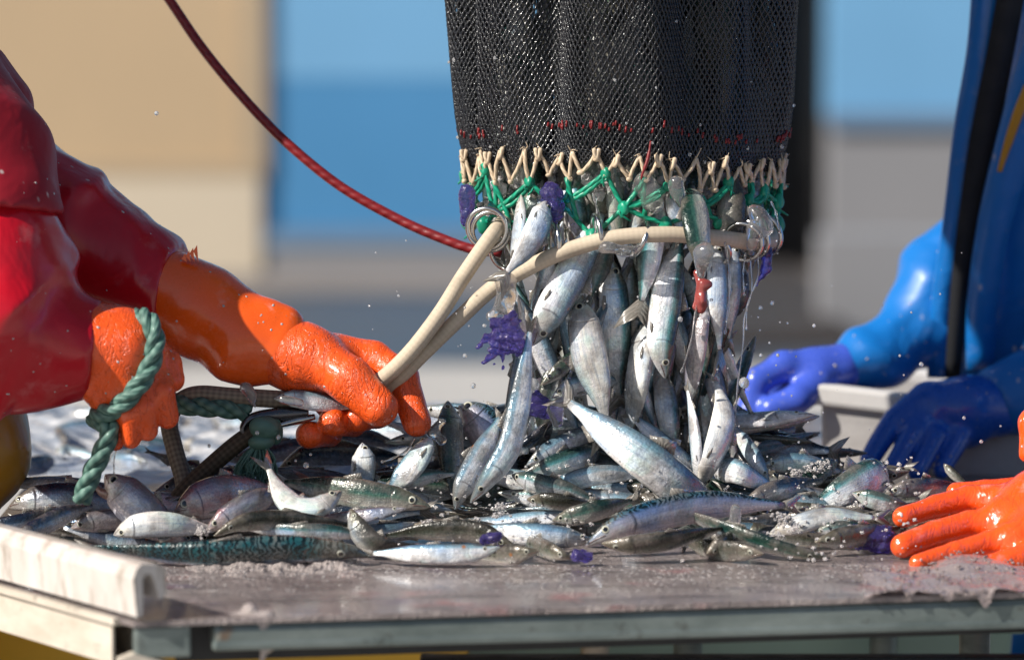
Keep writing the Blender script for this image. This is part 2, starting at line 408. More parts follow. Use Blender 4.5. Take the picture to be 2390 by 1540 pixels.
def net_mat():
    g = G('wet_black_twine'); f = g.noise(420, 3)
    g.set(Base_Color=g.mix(g.noise(14, 3), (.003, .0034, .005), (.010, .012, .018)), Roughness=g.ramp(f, [(.4, .1), (.65, .5)]), Specular_IOR_Level=.5, Coat_Weight=.25, Coat_Roughness=.1)
    g.bump(f, .9, .0016); return g.m
M['net'] = net_mat()
def twine(name, a, b, rough=.5, fr=(9, 2.0)):
    g = G(name); sp = g.n('SeparateXYZ'); g.l(g.coord('UV'), sp.inputs[0])
    s = g.math('SINE', g.math('ADD', g.math('MULTIPLY', sp.outputs[0], fr[0]), g.math('MULTIPLY', sp.outputs[1], 6.2832*fr[1])))
    s = g.math('ADD', g.math('MULTIPLY', s, .5), .5)
    c = g.mix(s, a, b); c = g.mix(g.ramp(g.noise(60, 4), [(.45, 0), (.7, .45)]), c, tuple(x*.55 for x in a))
    g.set(Base_Color=c, Roughness=rough, Specular_IOR_Level=.4, Coat_Weight=.15); b_ = g.bump(s, .5, .001); g.bump(g.noise(500, 2), .3, .0006, b_)
    return g.m
M['beige_twine'] = twine('beige_twine', (.50, .38, .26), (.66, .53, .38))
M['green_twine'] = twine('green_twine', (.004, .20, .115), (.01, .34, .20), .35)
M['red_twine'] = twine('red_twine', (.17, .009, .012), (.22, .014, .016), .4, (16, 2))
M['green_rope'] = twine('worn_green_rope', (.05, .125, .105), (.125, .235, .195), .6, (22, 1))
def braid(name, a, b):
    g = G(name); sp = g.n('SeparateXYZ'); g.l(g.coord('UV'), sp.inputs[0])
    x1 = g.math('SINE', g.math('ADD', g.math('MULTIPLY', sp.outputs[0], 31), g.math('MULTIPLY', sp.outputs[1], 6.2832*6)))
    x2 = g.math('SINE', g.math('SUBTRACT', g.math('MULTIPLY', sp.outputs[0], 31), g.math('MULTIPLY', sp.outputs[1], 6.2832*6)))
    s = g.math('ADD', g.math('MULTIPLY', g.math('MULTIPLY', x1, x2), .5), .5)
    c = g.mix(s, a, b); c = g.mix(g.ramp(g.noise(30, 4), [(.5, 0), (.75, .5)]), c, tuple(x*.6 for x in a))
    g.set(Base_Color=c, Roughness=.7, Specular_IOR_Level=.3); g.bump(s, .5, .0012); g.bump(g.noise(700, 3), .4, .0008); return g.m
M['rope'] = braid('beige_braided_rope', (.49, .405, .305), (.56, .47, .36))
M['grey_rope'] = braid('grey_braided_rope', (.14, .11, .085), (.30, .25, .19))
M['brown_rope'] = braid('brown_braided_rope', (.045, .03, .02), (.11, .08, .055))
M['steel'] = plain('polished_steel', (.52, .51, .50), .22, 1, var=.12, scale=90, bump=.1)
M['dark_steel'] = plain('dark_steel', (.12, .12, .13), .25, .9, var=.3, scale=60, bump=.15)
def ice_mat(name, col, tr, rough=.16, bump=.6, sc=130):
    g = G(name); g.set(Base_Color=g.mix(g.noise(24, 3), tuple(x*.8 for x in col), col), Roughness=rough, Transmission_Weight=tr, IOR=1.31, Specular_IOR_Level=.6, Coat_Weight=.5, Coat_Roughness=.03)
    g.bump(g.noise(sc, 4, .65), bump, .004); return g.m
M['ice'] = ice_mat('crushed_ice', (.90, .86, .85), .58, .08, .4, 300)
M['slush2'] = ice_mat('pinkish_crushed_ice', (.62, .54, .52), .35, .12, .9, 260)
def snow():
    g = G('frosty_ice'); st = g.noise(1, 5, .65, g.mapped((9, 30, 9)))
    g.set(Base_Color=g.ramp(st, [(.36, (.10, .13, .2)), (.47, (.36, .40, .47)), (.58, (.7, .7, .72)), (.7, (.86, .85, .84))]), Roughness=.2, Coat_Weight=.5, Coat_Roughness=.06); g.bump(g.noise(110, 5, .7), .8, .006); return g.m
M['snow'] = snow()
M['slush'] = ice_mat('fish_slush', (.38, .31, .30), .22, .18, .9, 170)
M['slime'] = ice_mat('clear_slime', (.92, .9, .9), .93, .1, .4, 60)
M['jelly'] = ice_mat('purple_jelly', (.17, .13, .52), .85, .1, .8, 90)
M['drop'] = ice_mat('water', (.95, .95, .96), .75, .05, .05)
M['guts'] = plain('raw_guts', (.26, .05, .045), .2, coat=.7, var=.5, scale=60, bump=.4)
def table_mat():
    g = G('wet_table_top'); st = g.mapped((6, 26, 6)); a = g.noise(1, 6, .65, st); b = g.noise(7, 5); f = g.noise(190, 4)
    c = g.ramp(a, [(.3, (.12, .10, .10)), (.5, (.24, .20, .195)), (.66, (.36, .31, .30)), (.8, (.46, .42, .41))])
    c = g.mix(g.ramp(b, [(.58, 0), (.7, .55)]), c, (.09, .07, .17))
    c = g.mix(g.ramp(g.noise(11, 4), [(.62, 0), (.72, .5)]), c, (.38, .13, .13))
    g.set(Base_Color=c, Metallic=.1, Roughness=g.ramp(a, [(.3, .2), (.7, .45)]), Coat_Weight=.35, Coat_Roughness=.1)
    p = g.bump(g.noise(48, 5, .7), .9, .008); g.bump(f, .8, .004, p); return g.m
M['table'] = table_mat()
def galv(name, lo, hi, rough=.42, metal=.45):
    g = G(name); a = g.noise(8, 6, .65, g.mapped((1, 1, 3))); b = g.vor(45, vec=g.mapped((1, 1, .6)))
    c = g.ramp(a, [(.3, lo), (.7, hi)]); c = g.mix(g.ramp(g.noise(31, 5, .7), [(.6, 0), (.72, .7)]), c, (.05, .04, .03))
    c = g.mix(g.ramp(g.noise(16, 4), [(.68, 0), (.75, .6)]), c, (.22, .1, .04))
    g.set(Base_Color=c, Metallic=metal, Roughness=rough); g.bump(g.noise(70, 5), .3, .002); return g.m
M['rail'] = galv('galvanised_steel', (.12, .15, .145), (.25, .29, .28))
M['dirty_white'] = galv('dirty_white_metal', (.42, .36, .29), (.62, .56, .48), .5, .1)
def whiteplastic():
    g = G('scuffed_white_plastic'); a = g.noise(6, 5, .6, g.mapped((3, 3, .6)))
    c = g.ramp(a, [(.3, (.44, .39, .35)), (.6, (.60, .56, .53))]); c = g.mix(g.ramp(g.noise(24, 5, .7, g.mapped((2, 2, .5))), [(.52, 0), (.70, .8)]), c, (.2, .15, .1))
    g.set(Base_Color=c, Roughness=.38, Coat_Weight=.15); g.bump(g.noise(90, 4), .2, .0015); return g.m
M['plastic'] = whiteplastic()
M['yellow_tub'] = plain('yellow_plastic', (.55, .32, .01), .45, var=.15, scale=8)
M['teal_tub'] = plain('pale_teal_plastic', (.20, .30, .27), .5, var=.2, scale=6)
M['grey_tub'] = galv('worn_grey_plastic', (.36, .34, .33), (.52, .50, .49), .5, 0)
M['rim'] = plain('tub_rim', (.62, .60, .58), .45, var=.12, scale=20)
M['black'] = plain('black_steel', (.012, .012, .014), .5)
M['concrete'] = plain('quay_concrete', (.40, .385, .37), .8, var=.2, scale=2.5, bump=.3)
M['asphalt'] = plain('wet_asphalt', (.060, .068, .085), .5, var=.3, scale=2, bump=.3)
M['kerbstone'] = plain('brown_paving', (.17, .15, .14), .8, var=.25, scale=2)
M['beige'] = plain('beige_render', (.47, .345, .215), .8, var=.14, scale=1.0)
M['cream'] = plain('cream_plinth', (.56, .48, .37), .8, var=.1, scale=1.5)
M['wall_blue'] = plain('blue_cladding', (.06, .235, .47), .6, var=.16, scale=.9)
M['wall_sky'] = plain('light_blue_cladding', (.15, .36, .60), .6, var=.14, scale=.8)
M['wall_grey'] = plain('grey_cladding', (.235, .235, .25), .7, var=.08, scale=1)
M['wall_mid'] = plain('mid_blue_strip', (.10, .295, .54), .6, var=.1, scale=1)
M['wall_dull'] = plain('dull_blue_strip', (.13, .215, .33), .7, var=.1, scale=1)
M['beige_dark'] = plain('darker_beige_strip', (.40, .31, .21), .8, var=.1, scale=1)
M['ramp'] = plain('dark_brown_slab', (.028, .022, .021), .8, var=.3, scale=2)  # dark tone for the slab added below the doorway
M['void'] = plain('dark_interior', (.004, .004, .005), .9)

# ------------------------------------------------------------------ setting: quay and harbour building
def sheet(name, x0, x1, y0, y1, z, mat):
    return kind(mesh(name, [(x0, y0, z), (x1, y0, z), (x1, y1, z), (x0, y1, z)], [(0, 1, 2, 3)], mat, smooth=False), 'structure')
sheet('ground', -150, 150, -60, 200, -.008, M['concrete'])
sheet('road', -60, 60, 9.55, 12.0, -.002, M['asphalt'])
sheet('pavement', -60, 60, 12.0, 13.2, .004, M['kerbstone'])
bld = empty('harbour_building', (0, 13, 0)); tag(bld, 'blurred harbour building with beige and blue walls behind the table', 'building')
def wall(name, u0, u1, v0, v1, mat, y=13.0, dep=.3):
    a, b = P(u0, v1, y), P(u1, v0, y)
    z0 = -.02 if v1 >= 640 and u1 != 1932 else a[2]
    m = MB(); m.box(((a[0]+b[0])/2, y+dep/2, (z0+b[2])/2), (b[0]-a[0], dep, b[2]-z0)); return m.build(name, mat, bld, False)
LEFT, RIGHT, TOP = -4000, 6400, -2200
wall('wall_panel', LEFT, 607, TOP, 415, M['beige'])
wall('plinth', LEFT, 607, 418, 640, M['cream'], 12.96, .34)
wall('wall_panel', 609, 1640, TOP, 183, M['wall_sky'])
wall('wall_panel', 609, 1640, 185, 575, M['wall_blue'])
wall('plinth', 609, 1640, 577, 640, M['wall_grey'], 12.98, .32)
wall('tone_strip', 609, 1640, 535, 577, M['wall_dull'], 12.97, .02)  # strips of in-between colour, added to soften the wall boundaries
wall('tone_strip', 560, 609, TOP, 415, M['beige_dark'], 12.97, .02)
wall('tone_strip', LEFT, 607, 385, 417, M['beige_dark'], 12.96, .03)  # darker strip paints in a faint shadow line above the plinth
wall('tone_strip', 1934, RIGHT, 262, 300, M['wall_dull'], 12.95, .02)
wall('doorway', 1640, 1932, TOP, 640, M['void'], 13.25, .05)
wall('wall_panel', 1934, RIGHT, TOP, 276, M['wall_sky'])
wall('plinth', 1934, RIGHT, 278, 640, M['wall_grey'], 12.98, .32)
a_, b_ = P(1640, 640, 13), P(1884, 640, 13); m = MB(); m.box(((a_[0]+b_[0])/2-.1, 11.5, .02), (b_[0]-a_[0]+.1, 3.0, .05)); m.build('dark_slab', M['ramp'], bld, False)  # added dark slab stands in for the dark ground below the doorway
m = MB(); m.box((0, 16, 3.1), (32, 5.4, 6.2)); m.build('rear_block', M['wall_grey'], bld, False)
# low concrete wall lit by the sun, right of the doorway
a, b = P(1730, 828, 10.5), P(3200, 700, 10.5)
o = mesh('quay_wall', [(a[0]+.3, 10.7, 0), (8, 10.7, 0), (8, 10.95, 0), (a[0]+.3, 10.95, 0), (a[0]+.3, 10.7, .34), (8, 10.7, .34), (8, 10.95, .34), (a[0]+.3, 10.95, .34)], [(0, 1, 5, 4), (1, 2, 6, 5), (2, 3, 7, 6), (3, 0, 4, 7), (4, 5, 6, 7)], M['wall_grey'], smooth=False)
tag(o, 'low grey wall across the quay behind the blue worker', 'wall')

# ------------------------------------------------------------------ sorting table
FL = PT(312, 1450); FR = PT(2390, 1382); CH = PT(-60, 1345)
fdir = nrm(FR-FL); FR2 = FL+fdir*1.75; cdir = nrm(CH-FL); CH2 = FL+cdir*.40
tb = empty('sorting_table', (0, 0, 0)); tag(tb, 'wet steel sorting table the fish are tipped onto', 'table')
BK = 1.15
poly = [FL, FR2, np.array([FR2[0], BK, TZ]), np.array([CH2[0], BK, TZ]), CH2]
n = len(poly); V = [p for p in poly]+[p-np.array([0, 0, .006]) for p in poly]
mesh('table_top', V, [tuple(range(n)), tuple(range(2*n-1, n-1, -1))]+[(i, i+n, (i+1) % n+n, (i+1) % n) for i in range(n)], M['table'], tb, False)
def beam(name, a, b, w, h, mat, bv=.004, h0=None):
    a = np.asarray(a, float); b = np.asarray(b, float); d = nrm(b-a); s = nrm(np.cross(d, (0, 0, 1.0))); u = np.cross(s, d)
    V = [p+s*x*w/2+u*y*hh/2 for p, hh in ((a, h0 or h), (b, h)) for x, y in ((-1, -1), (1, -1), (1, 1), (-1, 1))]
    o = mesh(name, V, [(3, 2, 1, 0), (4, 5, 6, 7), (0, 1, 5, 4), (1, 2, 6, 5), (2, 3, 7, 6), (3, 0, 4, 7)], mat, tb, False)
    return bevel(o, bv) if bv else o
inw = nrm(np.cross((0, 0, 1.0), fdir))
z = np.array([0, 0, 1.0])
fr0 = FL+fdir*.082
beam('front_rail', fr0+inw*.018-z*.0205, FR2+inw*.018-z*.0265, .03, .04, M['rail'], .008, .028)
beam('front_rail_lip', fr0+inw*.008-z*.0290, FR2+inw*.008-z*.0395, .012, .0115, M['rail'], .004)
beam('corner_bracket', FL+fdir*.002+inw*.02-z*.024, FL+fdir*.060+inw*.02-z*.023, .03, .034, M['rail'], .003)
beam('inner_rail', FL+fdir*.05+inw*.06-z*.03, FR2+inw*.06-z*.03, .02, .045, M['black'], 0)
# white gutter: inverted J profile run along the chamfered corner
def extrude(name, prof, a, b, mat, bv=None):
    d = nrm(b-a); s = nrm(np.cross(d, (0, 0, 1.0))); k = len(prof)
    V = [p+s*x+z*y for p in (a, b) for x, y in prof]
    F = [tuple(range(k-1, -1, -1)), tuple(range(k, 2*k))]+[(i, (i+1) % k, (i+1) % k+k, i+k) for i in range(k)]
    return mesh(name, V, F, mat, tb, False)
sg = 1 if np.cross(cdir, z)[1] > 0 else -1
prof = [(0, 0), (-.004*sg, .040), (0, .050), (.006*sg, .055), (.026*sg, .053), (.034*sg, .048), (.036*sg, .022), (.027*sg, .016), (.022*sg, .034), (.018*sg, .043), (.011*sg, .044), (.007*sg, .038), (.007*sg, .001)]
g0 = FL-cdir*.006+z*.006; g1 = FL+cdir*.42+z*.006
extrude('gutter_rail', prof if sg > 0 else prof, g0-inw*.004, g1-inw*.004, M['plastic'])
out = np.cross(cdir, z)*(-sg)
bt = [(-.0, 0), (.036, 0), (.036, -.042), (0, -.042)]
def boxtube(a, b):
    d = nrm(b-a); s = nrm(np.cross(d, z))*sg; t = .003
    o_ = [(0, 0), (.04, 0), (.04, -.043), (0, -.043)]; i_ = [(t, -t), (.04-t, -t), (.04-t, -.043+t), (t, -.043+t)]
    V = [p+s*x+z*y for p in (a, b) for q in (o_, i_) for x, y in q]
    F = []
    for k in range(4):
        l = (k+1) % 4
        F += [(k, l, 8+l, 8+k), (4+k, 12+k, 12+l, 4+l), (k, 4+k, 4+l, l), (8+k, 8+l, 12+l, 12+k)]
    return mesh('box_tube', V, F, M['dirty_white'], tb, False)
boxtube(FL+cdir*.046-z*.0085, FL+cdir*.42-z*.0085)
beam('gutter_clip', FL+cdir*.03-z*.004-inw*.0, FL+cdir*.41-z*.004-inw*.0, .014, .007, M['dirty_white'], 0)
m = MB(); q = FL+inw*.0-z*.052
m.add([q+fdir*-.016, q+fdir*.056, q+fdir*.0+z*.018, q+fdir*-.016+z*.012, q+fdir*-.016+inw*.02, q+fdir*.056+inw*.02, q+z*.018+inw*.02, q+fdir*-.016+z*.012+inw*.02], [(0, 1, 2, 3), (7, 6, 5, 4), (0, 4, 5, 1), (1, 5, 6, 2), (2, 6, 7, 3), (3, 7, 4, 0)])
m.build('gusset', M['dirty_white'], tb, False)
for (u, y) in ((278, -.50), (1388, .35), (1605, .30), (2062, .42), (2275, -.1)):
    x = P(u, 1480, y)[0]; V, F, U = tube([(x, y, .0), (x, y, TZ-.02)], .018, 12); mesh('leg', V, F, M['rail'] if u != 1388 else M['dirty_white'], tb)
yb = -.40; zb = P(1500, 1531, yb)[2]
beam('lower_rail', (P(980, 1531, yb)[0], yb, zb-.012), (1.2, yb, zb-.012), .03, .026, M['black'], .003)

# tubs on the quay under the table and a shallow tray at the back
def tub(name, c, L, Wd, H, mat, rim, label, cat, taper=.9, parent=None):
    e = empty(name, c); tag(e, label, cat); c = np.asarray(c, float)
    def ring(s, zz, t=0): return [c+np.array([x*(L/2-t)*s, y*(Wd/2-t)*s, zz]) for x, y in ((-1, -1), (1, -1), (1, 1), (-1, 1))]
    V = ring(taper, 0)+ring(1, H)+ring(1, H, .02)+ring(taper, .02, .02)
    F = [(3, 2, 1, 0), (12, 13, 14, 15)]
    for k in range(3):
        for i in range(4): F.append((4*k+i, 4*k+(i+1) % 4, 4*k+4+(i+1) % 4, 4*k+4+i))
    bevel(mesh('shell', V, F, mat, e, False), .006)
    m = MB(); t = .028
    for sx, sy, lx, ly in ((0, -1, L+.03, t), (0, 1, L+.03, t), (-1, 0, t, Wd-.03), (1, 0, t, Wd-.03)):
        m.box(c+np.array([sx*(L/2-.004), sy*(Wd/2-.004), H-.004]), (lx, ly, .028))
    bevel(m.build('rim', rim, e, False), .006)
    return e
tub('fish_tub', (P(540, 1500, .45)[0], .45, 0), .62, .5, .72, M['yellow_tub'], M['yellow_tub'], 'deep yellow plastic fish tub standing under the left of the table', 'tub')
tub('fish_tub', (P(1500, 1500, .75)[0], .75, 0), .95, .5, .66, M['teal_tub'], M['teal_tub'], 'pale teal plastic fish tub standing under the middle of the table', 'tub')
tray = tub('fish_tray', (.69, .625, TZ), .60, .30, .098, M['grey_tub'], M['rim'], 'worn grey fish tray with pale rim on the back of the table', 'tray', .96)
tray.rotation_euler = (0, math.radians(6), math.radians(-7)); tray.location.z -= .022; tray.location.x += .015

# ------------------------------------------------------------------ fish
PROF_T = [0, .025, .06, .1, .15, .2, .27, .36, .48, .6, .7, .8, .9, 1]
PROF_H = [.07, .22, .38, .53, .68, .80, .92, .99, 1.0, .94, .82, .61, .35, .22]
PROF_W = [.10, .30, .50, .66, .80, .90, .96, 1.0, .96, .82, .62, .40, .21, .12]
TS = np.array([0, .012, .025, .045, .07, .1, .13, .16, .19, .212, .228, .238, .243, .25, .27, .30, .34, .38, .43, .48, .53, .58, .63, .68, .73, .78, .83, .88, .92, .96, 1.0])
def ypile(v): return -.235+(1312-v)*.00118
def fin(name, pts, nor, th, parent):
    pts = np.asarray(pts, float); k = len(pts); nor = nrm(nor)
    c = pts.mean(0); b0 = (pts[0]+pts[-1])/2
    tt = np.linalg.norm(pts-b0, axis=1); tt = tt/tt.max(); off = (th*(1-.75*tt))[:, None]*nor
    ang = np.arange(k)/(k-1.0); UV = np.stack([tt, ang], 1)
    V = np.vstack([pts+off, pts-off, [c+nor*th*.7], [c-nor*th*.7]]); UV = np.vstack([UV, UV, [[.5, .5]], [[.5, .5]]])
    F = []
    for i in range(k):
        j = (i+1) % k; F += [(2*k, i, j), (2*k+1, k+j, k+i), (i, k+i, k+j, j)]
    return mesh(name, V, F, M['fin'], parent, True, UV)
NF = 0; REG = []; USED = set()
def fish(label, pts, h, mat='sardine', dors=(0, 1, .2), tail=(1.0, 1.0), wr=.56, group='fish spilling from the net onto the table', fins=True, gape=0, cat='fish', dz=0, name='fish', eye=1.0, seg=18, reg=True):
    global NF; NF += 1
    r = random.Random(NF*31+5)
    P3 = np.array([P(p[0], p[1], p[2] if len(p) > 2 else ypile(p[1])) for p in pts]); P3[:, 2] += dz
    path = crspline(P3, 90); Ltot = np.linalg.norm(np.diff(path, axis=0), axis=1).sum()
    C = np.stack([np.interp(TS, np.linspace(0, 1, 90), path[:, k]) for k in range(3)], 1)
    T = nrm(np.gradient(C, TS, axis=0))
    vc = nrm(CAM-C.mean(0)); sr = np.array([1.0, 0, 0]); su = nrm(np.cross(sr, -vc)); su = su if su[2] > 0 else -su
    dv = sr*dors[0]+su*dors[1]+vc*dors[2]
    D = nrm(dv-T*(T@dv)[:, None]); L = np.cross(T, D)
    H = h*PXM*.44; hh = np.interp(TS, PROF_T, PROF_H)*H; ww = np.interp(TS, PROF_T, PROF_W)*H*wr*(1+.12*r.uniform(-1, 1))
    op = np.interp(TS, [.15, .228, .238, .243, .26, .3], [0, .05, .055, -.035, -.02, 0])
    a = np.arange(seg)*2*math.pi/seg; ca, sa = np.cos(a), np.sin(a)
    low = np.where(ca < 0, 1.06, .94)
    V = C[:, None]+D[:, None]*(ca*low)[None, :, None]*hh[:, None, None]+L[:, None]*(sa*np.abs(sa)**-.12 if False else sa)[None, :, None]*(ww*(1+op))[:, None, None]
    bendg = (.032*np.exp(-((TS-.24)/.045)**2))[:, None]*(-(ca**2))[None]*Ltot
    V = V+T[:, None]*bendg[..., None]
    U = np.stack(np.broadcast_arrays(TS[:, None], ((1-ca)/2)[None]), -1).reshape(-1, 2)
    V = V.reshape(-1, 3); nR = len(TS); F = []
    dn_ = Waves(52, NF); dm_ = Waves(120, NF+500); cc_ = np.repeat(C, seg, 0); V = V+(V-cc_)*(.07*dn_(V)+.03*dm_(V))[:, None]*np.repeat(np.clip(TS*6, 0, 1), seg)[:, None]
    for i in range(nR-1):
        for k in range(seg):
            l = (k+1) % seg; F.append((i*seg+k, (i+1)*seg+k, (i+1)*seg+l, i*seg+l))
    V = np.vstack([V, C[0]-T[0]*H*.06, C[-1]]); U = np.vstack([U, [0, .5], [1, .5]])
    for k in range(seg):
        l = (k+1) % seg; F += [(nR*seg, k, l), (nR*seg+1, (nR-1)*seg+l, (nR-1)*seg+k)]
    uc = np.mean([p[0] for p in pts]), np.mean([p[1] for p in pts])
    if reg: REG.append((uc[0], uc[1], label))
    e = empty(name, C.mean(0)); tag(e, label, cat, group)
    mesh('body', V, F, M[mat], e, True, U)
    def at(t): return [np.array([np.interp(t, TS, X[:, k]) for k in range(3)]) for X in (C, T, D, L)]+[np.interp(t, TS, hh), np.interp(t, TS, ww)]
    # eyes
    er = H*.27*eye
    for s in (1, -1):
        c, t_, d_, l_, h_, w_ = at(.112); ph = .28
        p = c+d_*h_*ph+l_*s*w_*math.sqrt(1-ph*ph)*.955; nn = nrm(d_*ph*.5/h_*h_+l_*s)
        x = nrm(t_-nn*np.dot(t_, nn)); y = np.cross(nn, x); Ve = [p+nn*er*.21]; Ue = [(0, 0)]
        for q, (rr, zz) in enumerate(((.32, .20), (.5, .17), (.72, .12), (.9, .03), (1.02, -.16))):
            for k in range(14):
                b = k*2*math.pi/14; Ve.append(p+er*(x*math.cos(b)*rr+y*math.sin(b)*rr+nn*zz)); Ue.append((min(rr, 1), 0))
        Fe = [(0, 1+k, 1+(k+1) % 14) for k in range(14)]+[(1+14*q+k, 15+14*q+k, 15+14*q+(k+1) % 14, 1+14*q+(k+1) % 14) for q in range(4) for k in range(14)]
        mesh('eye', Ve, Fe, M['eye'], e, True, Ue)
    # mouth line round the snout
    mm = []
    for s in (1, -1):
        qq = []
        for t in (.1, .07, .04, .015):
            c, t_, d_, l_, h_, w_ = at(t); ph = -.30+(.1-t)*3.0
            qq.append(c+d_*h_*ph+l_*s*w_*math.sqrt(1-ph*ph))
        mm += qq if s == 1 else qq[::-1]
    mesh('mouth', *tube(crspline(mm, 14), H*.028, 5)[:2], M['mouth'], e)
    if gape:                                   # gaping lower jaw
        c, t_, d_, l_, h_, w_ = at(.16); tip = c-t_*Ltot*.17*math.cos(gape)-d_*Ltot*.17*math.sin(gape)-d_*h_*.4
        base = c-d_*h_*.75
        mesh('jaw', *tube(crspline([base, (base+tip)/2-d_*H*.1, tip], 10), np.linspace(w_*.75, w_*.25, 10), 10)[:2], M[mat], e)
        c0, _, d0, _, h0, w0 = at(.05)
        mesh('gullet', *tube(crspline([c-d_*h_*.5, (c+c0)/2-d_*h0*.55, c0-d0*h0*.7], 8), np.linspace(w_*.8, w0*.5, 8), 8)[:2], M['gill'], e)
    c, t_, d_, l_, h_, w_ = at(1.0)
    if tail:
        tl = h*PXM*.62*tail[0]; spd = h*PXM*.46*tail[1]; bend = l_*r.uniform(-.25, .25)*tl
        j = lambda k: r.uniform(-k, k)*tl
        fin('tail_fin', [c+d_*h_*.95-t_*h_*.6, c+t_*tl*.42+d_*spd*.72+bend*.3, c+t_*(tl*1.05+j(.12))+d_*(spd*1.05)+bend, c+t_*tl*.72+d_*spd*.5+bend*.7, c+t_*tl*.42+d_*j(.05)+bend*.3, c+t_*tl*.70-d_*spd*.5+bend*.7, c+t_*(tl*1.0+j(.12))-d_*(spd*1.05)+bend, c+t_*tl*.40-d_*spd*.7+bend*.3, c-d_*h_*.95-t_*h_*.6], l_, H*.035, e)
    if fins:
        k = H*r.uniform(.35, .6)
        a0, a1 = at(.44), at(.56); m0 = at(.5)
        fin('dorsal_fin', [a0[0]+a0[2]*a0[4]*.9, a0[0]+a0[2]*(a0[4]*.93+k)+a0[1]*k*.5, m0[0]+m0[2]*(m0[4]*.93+k*.55)+m0[1]*k*.5, a1[0]+a1[2]*(a1[4]*.9+k*.2)+a1[1]*k*.3, a1[0]+a1[2]*a1[4]*.85], a0[3], H*.03, e)
        b0, b1 = at(.76), at(.86)
        fin('anal_fin', [b0[0]-b0[2]*b0[4]*.95, b0[0]-b0[2]*(b0[4]+k*.45)+b0[1]*k*.4, b1[0]-b1[2]*(b1[4]+k*.2)+b1[1]*k*.2, b1[0]-b1[2]*b1[4]*.9], b0[3], H*.03, e)
        for s in (1, -1):
            if r.random() < .35: continue
            g0 = at(.275); p = g0[0]-g0[2]*g0[4]*.72+g0[3]*s*g0[5]*.70; fl = H*r.uniform(.7, 1.0); dn = g0[2]*r.uniform(-.3, .1)+g0[3]*s*.12
            ax = nrm(g0[1]+dn*.8); wd = nrm(np.cross(ax, g0[3]))*fl*.13
            fin('pectoral_fin', [p-wd*.6, p+ax*fl*.55-wd*1.2, p+ax*fl, p+ax*fl*.8+wd*.7, p+ax*fl*.4+wd*1.1, p+wd*.6], g0[3]*s, H*.025, e)
    return e
Y0 = .02
UPR, UPL = (.6, .8, .2), (-.6, .8, .2)
# --- the falling curtain
fish('plump silver fish falling head down to the left below the rope', [(1242, 806, -.03), (1285, 730, -.035), (1330, 650, -.02), (1378, 560, .0), (1405, 500, .03)], 95, 'silver', (.9, -.4, -.1))
fish('broad silver fish with a green scaly right edge in mid curtain', [(1425, 600, .03), (1433, 680, .02), (1440, 770, .015), (1440, 860, .02), (1445, 920, .03)], 88, 'sardine', (1, 0, -.15))
fish('pale fish with dark left edge hanging tail down in mid curtain', [(1360, 690, .0), (1362, 770, -.02), (1378, 850, -.03), (1400, 925, -.035), (1413, 982, -.035)], 94, 'pale', (-1, .1, -.1), tail=(1.35, 1.2))
fish('fish with wide spread tail hanging just under the rope', [(1545, 470, .02), (1520, 560, .0), (1508, 640, -.01), (1497, 702, -.015)], 72, 'sardine', (-1, 0, .15), tail=(1.7, 1.5))
fish('silver fish falling head down with round eye, right of centre', [(1552, 882, -.03), (1545, 810, -.035), (1555, 720, -.02), (1572, 620, .0), (1590, 540, .03)], 84, 'sardine', (1, .1, .0))
fish('grey mottled fish hanging at the heart of the curtain', [(1515, 745, .03), (1500, 800, .01), (1488, 880, .0), (1475, 960, .01), (1460, 1010, .03)], 92, 'pale', (-.5, 0, -.8))
fish('slim silver fish with narrow dark tail at right of curtain', [(1672, 560, .02), (1675, 640, .0), (1677, 720, -.005), (1680, 815, -.01)], 56, 'silver', (1, 0, -.3), tail=(2.3, .75))
fish('pinkish fish with torn side beside the red guts', [(1645, 690, .01), (1632, 760, -.01), (1622, 830, -.01), (1612, 900, .0), (1606, 950, .02)], 64, 'pink', (-.7, 0, -.7))
fish('dark green backed fish caught in green mesh above the rope', [(1634, 632, -.055), (1633, 590, -.06), (1624, 530, -.05), (1616, 465, -.02), (1612, 430, .02)], 76, 'green', (-1, .1, .2), tail=None)
fish('slender white fish hanging left of the curtain beside steel ring', [(1216, 455, .0), (1212, 520, -.015), (1203, 580, -.02), (1192, 640, -.02)], 46, 'pale', (-.6, 0, -.8), tail=(.8, .7))
fish('silver fish with frayed tail hanging over the rope at left', [(1275, 470, -.005), (1256, 530, -.035), (1222, 590, -.045), (1185, 635, -.05)], 70, 'silver', (.7, -.5, -.3), tail=(1.2, 1.0))
fish('small greenish fish tail hanging beside the plump silver fish', [(1425, 570, .02), (1400, 640, .0), (1380, 690, -.01)], 48, 'green', (1, 0, .0), tail=(1.5, 1.0))
fish('long silver fish diving to the pile with tail in the air', [(1098, 1172, -.10), (1140, 1115, -.11), (1188, 1040, -.10), (1212, 940, -.08), (1226, 850, -.06), (1236, 775, -.05)], 68, 'silver', (-.8, .2, .25), tail=(1.2, .6))
fish('short silver fish standing on its snout beside the diving fish', [(1062, 1188, -.08), (1078, 1140, -.085), (1105, 1085, -.07), (1140, 1025, -.05), (1165, 975, -.02)], 62, 'silver', (-.9, .3, .2), tail=(.8, .7))
fish('biggest silver fish sliding down right across the pile', [(1668, 1215, -.05), (1606, 1150, -.10), (1530, 1085, -.115), (1430, 1015, -.10), (1330, 940, -.05)], 112, 'silver', (.55, .8, -.05), tail=(.8, .8))
fish('grey fish with blunt brown tail behind the biggest silver fish', [(1625, 1110, .04), (1570, 1060, .0), (1510, 1000, .0), (1474, 968, .01)], 66, 'silver', (.5, .8, -.2), tail=(.5, .8))
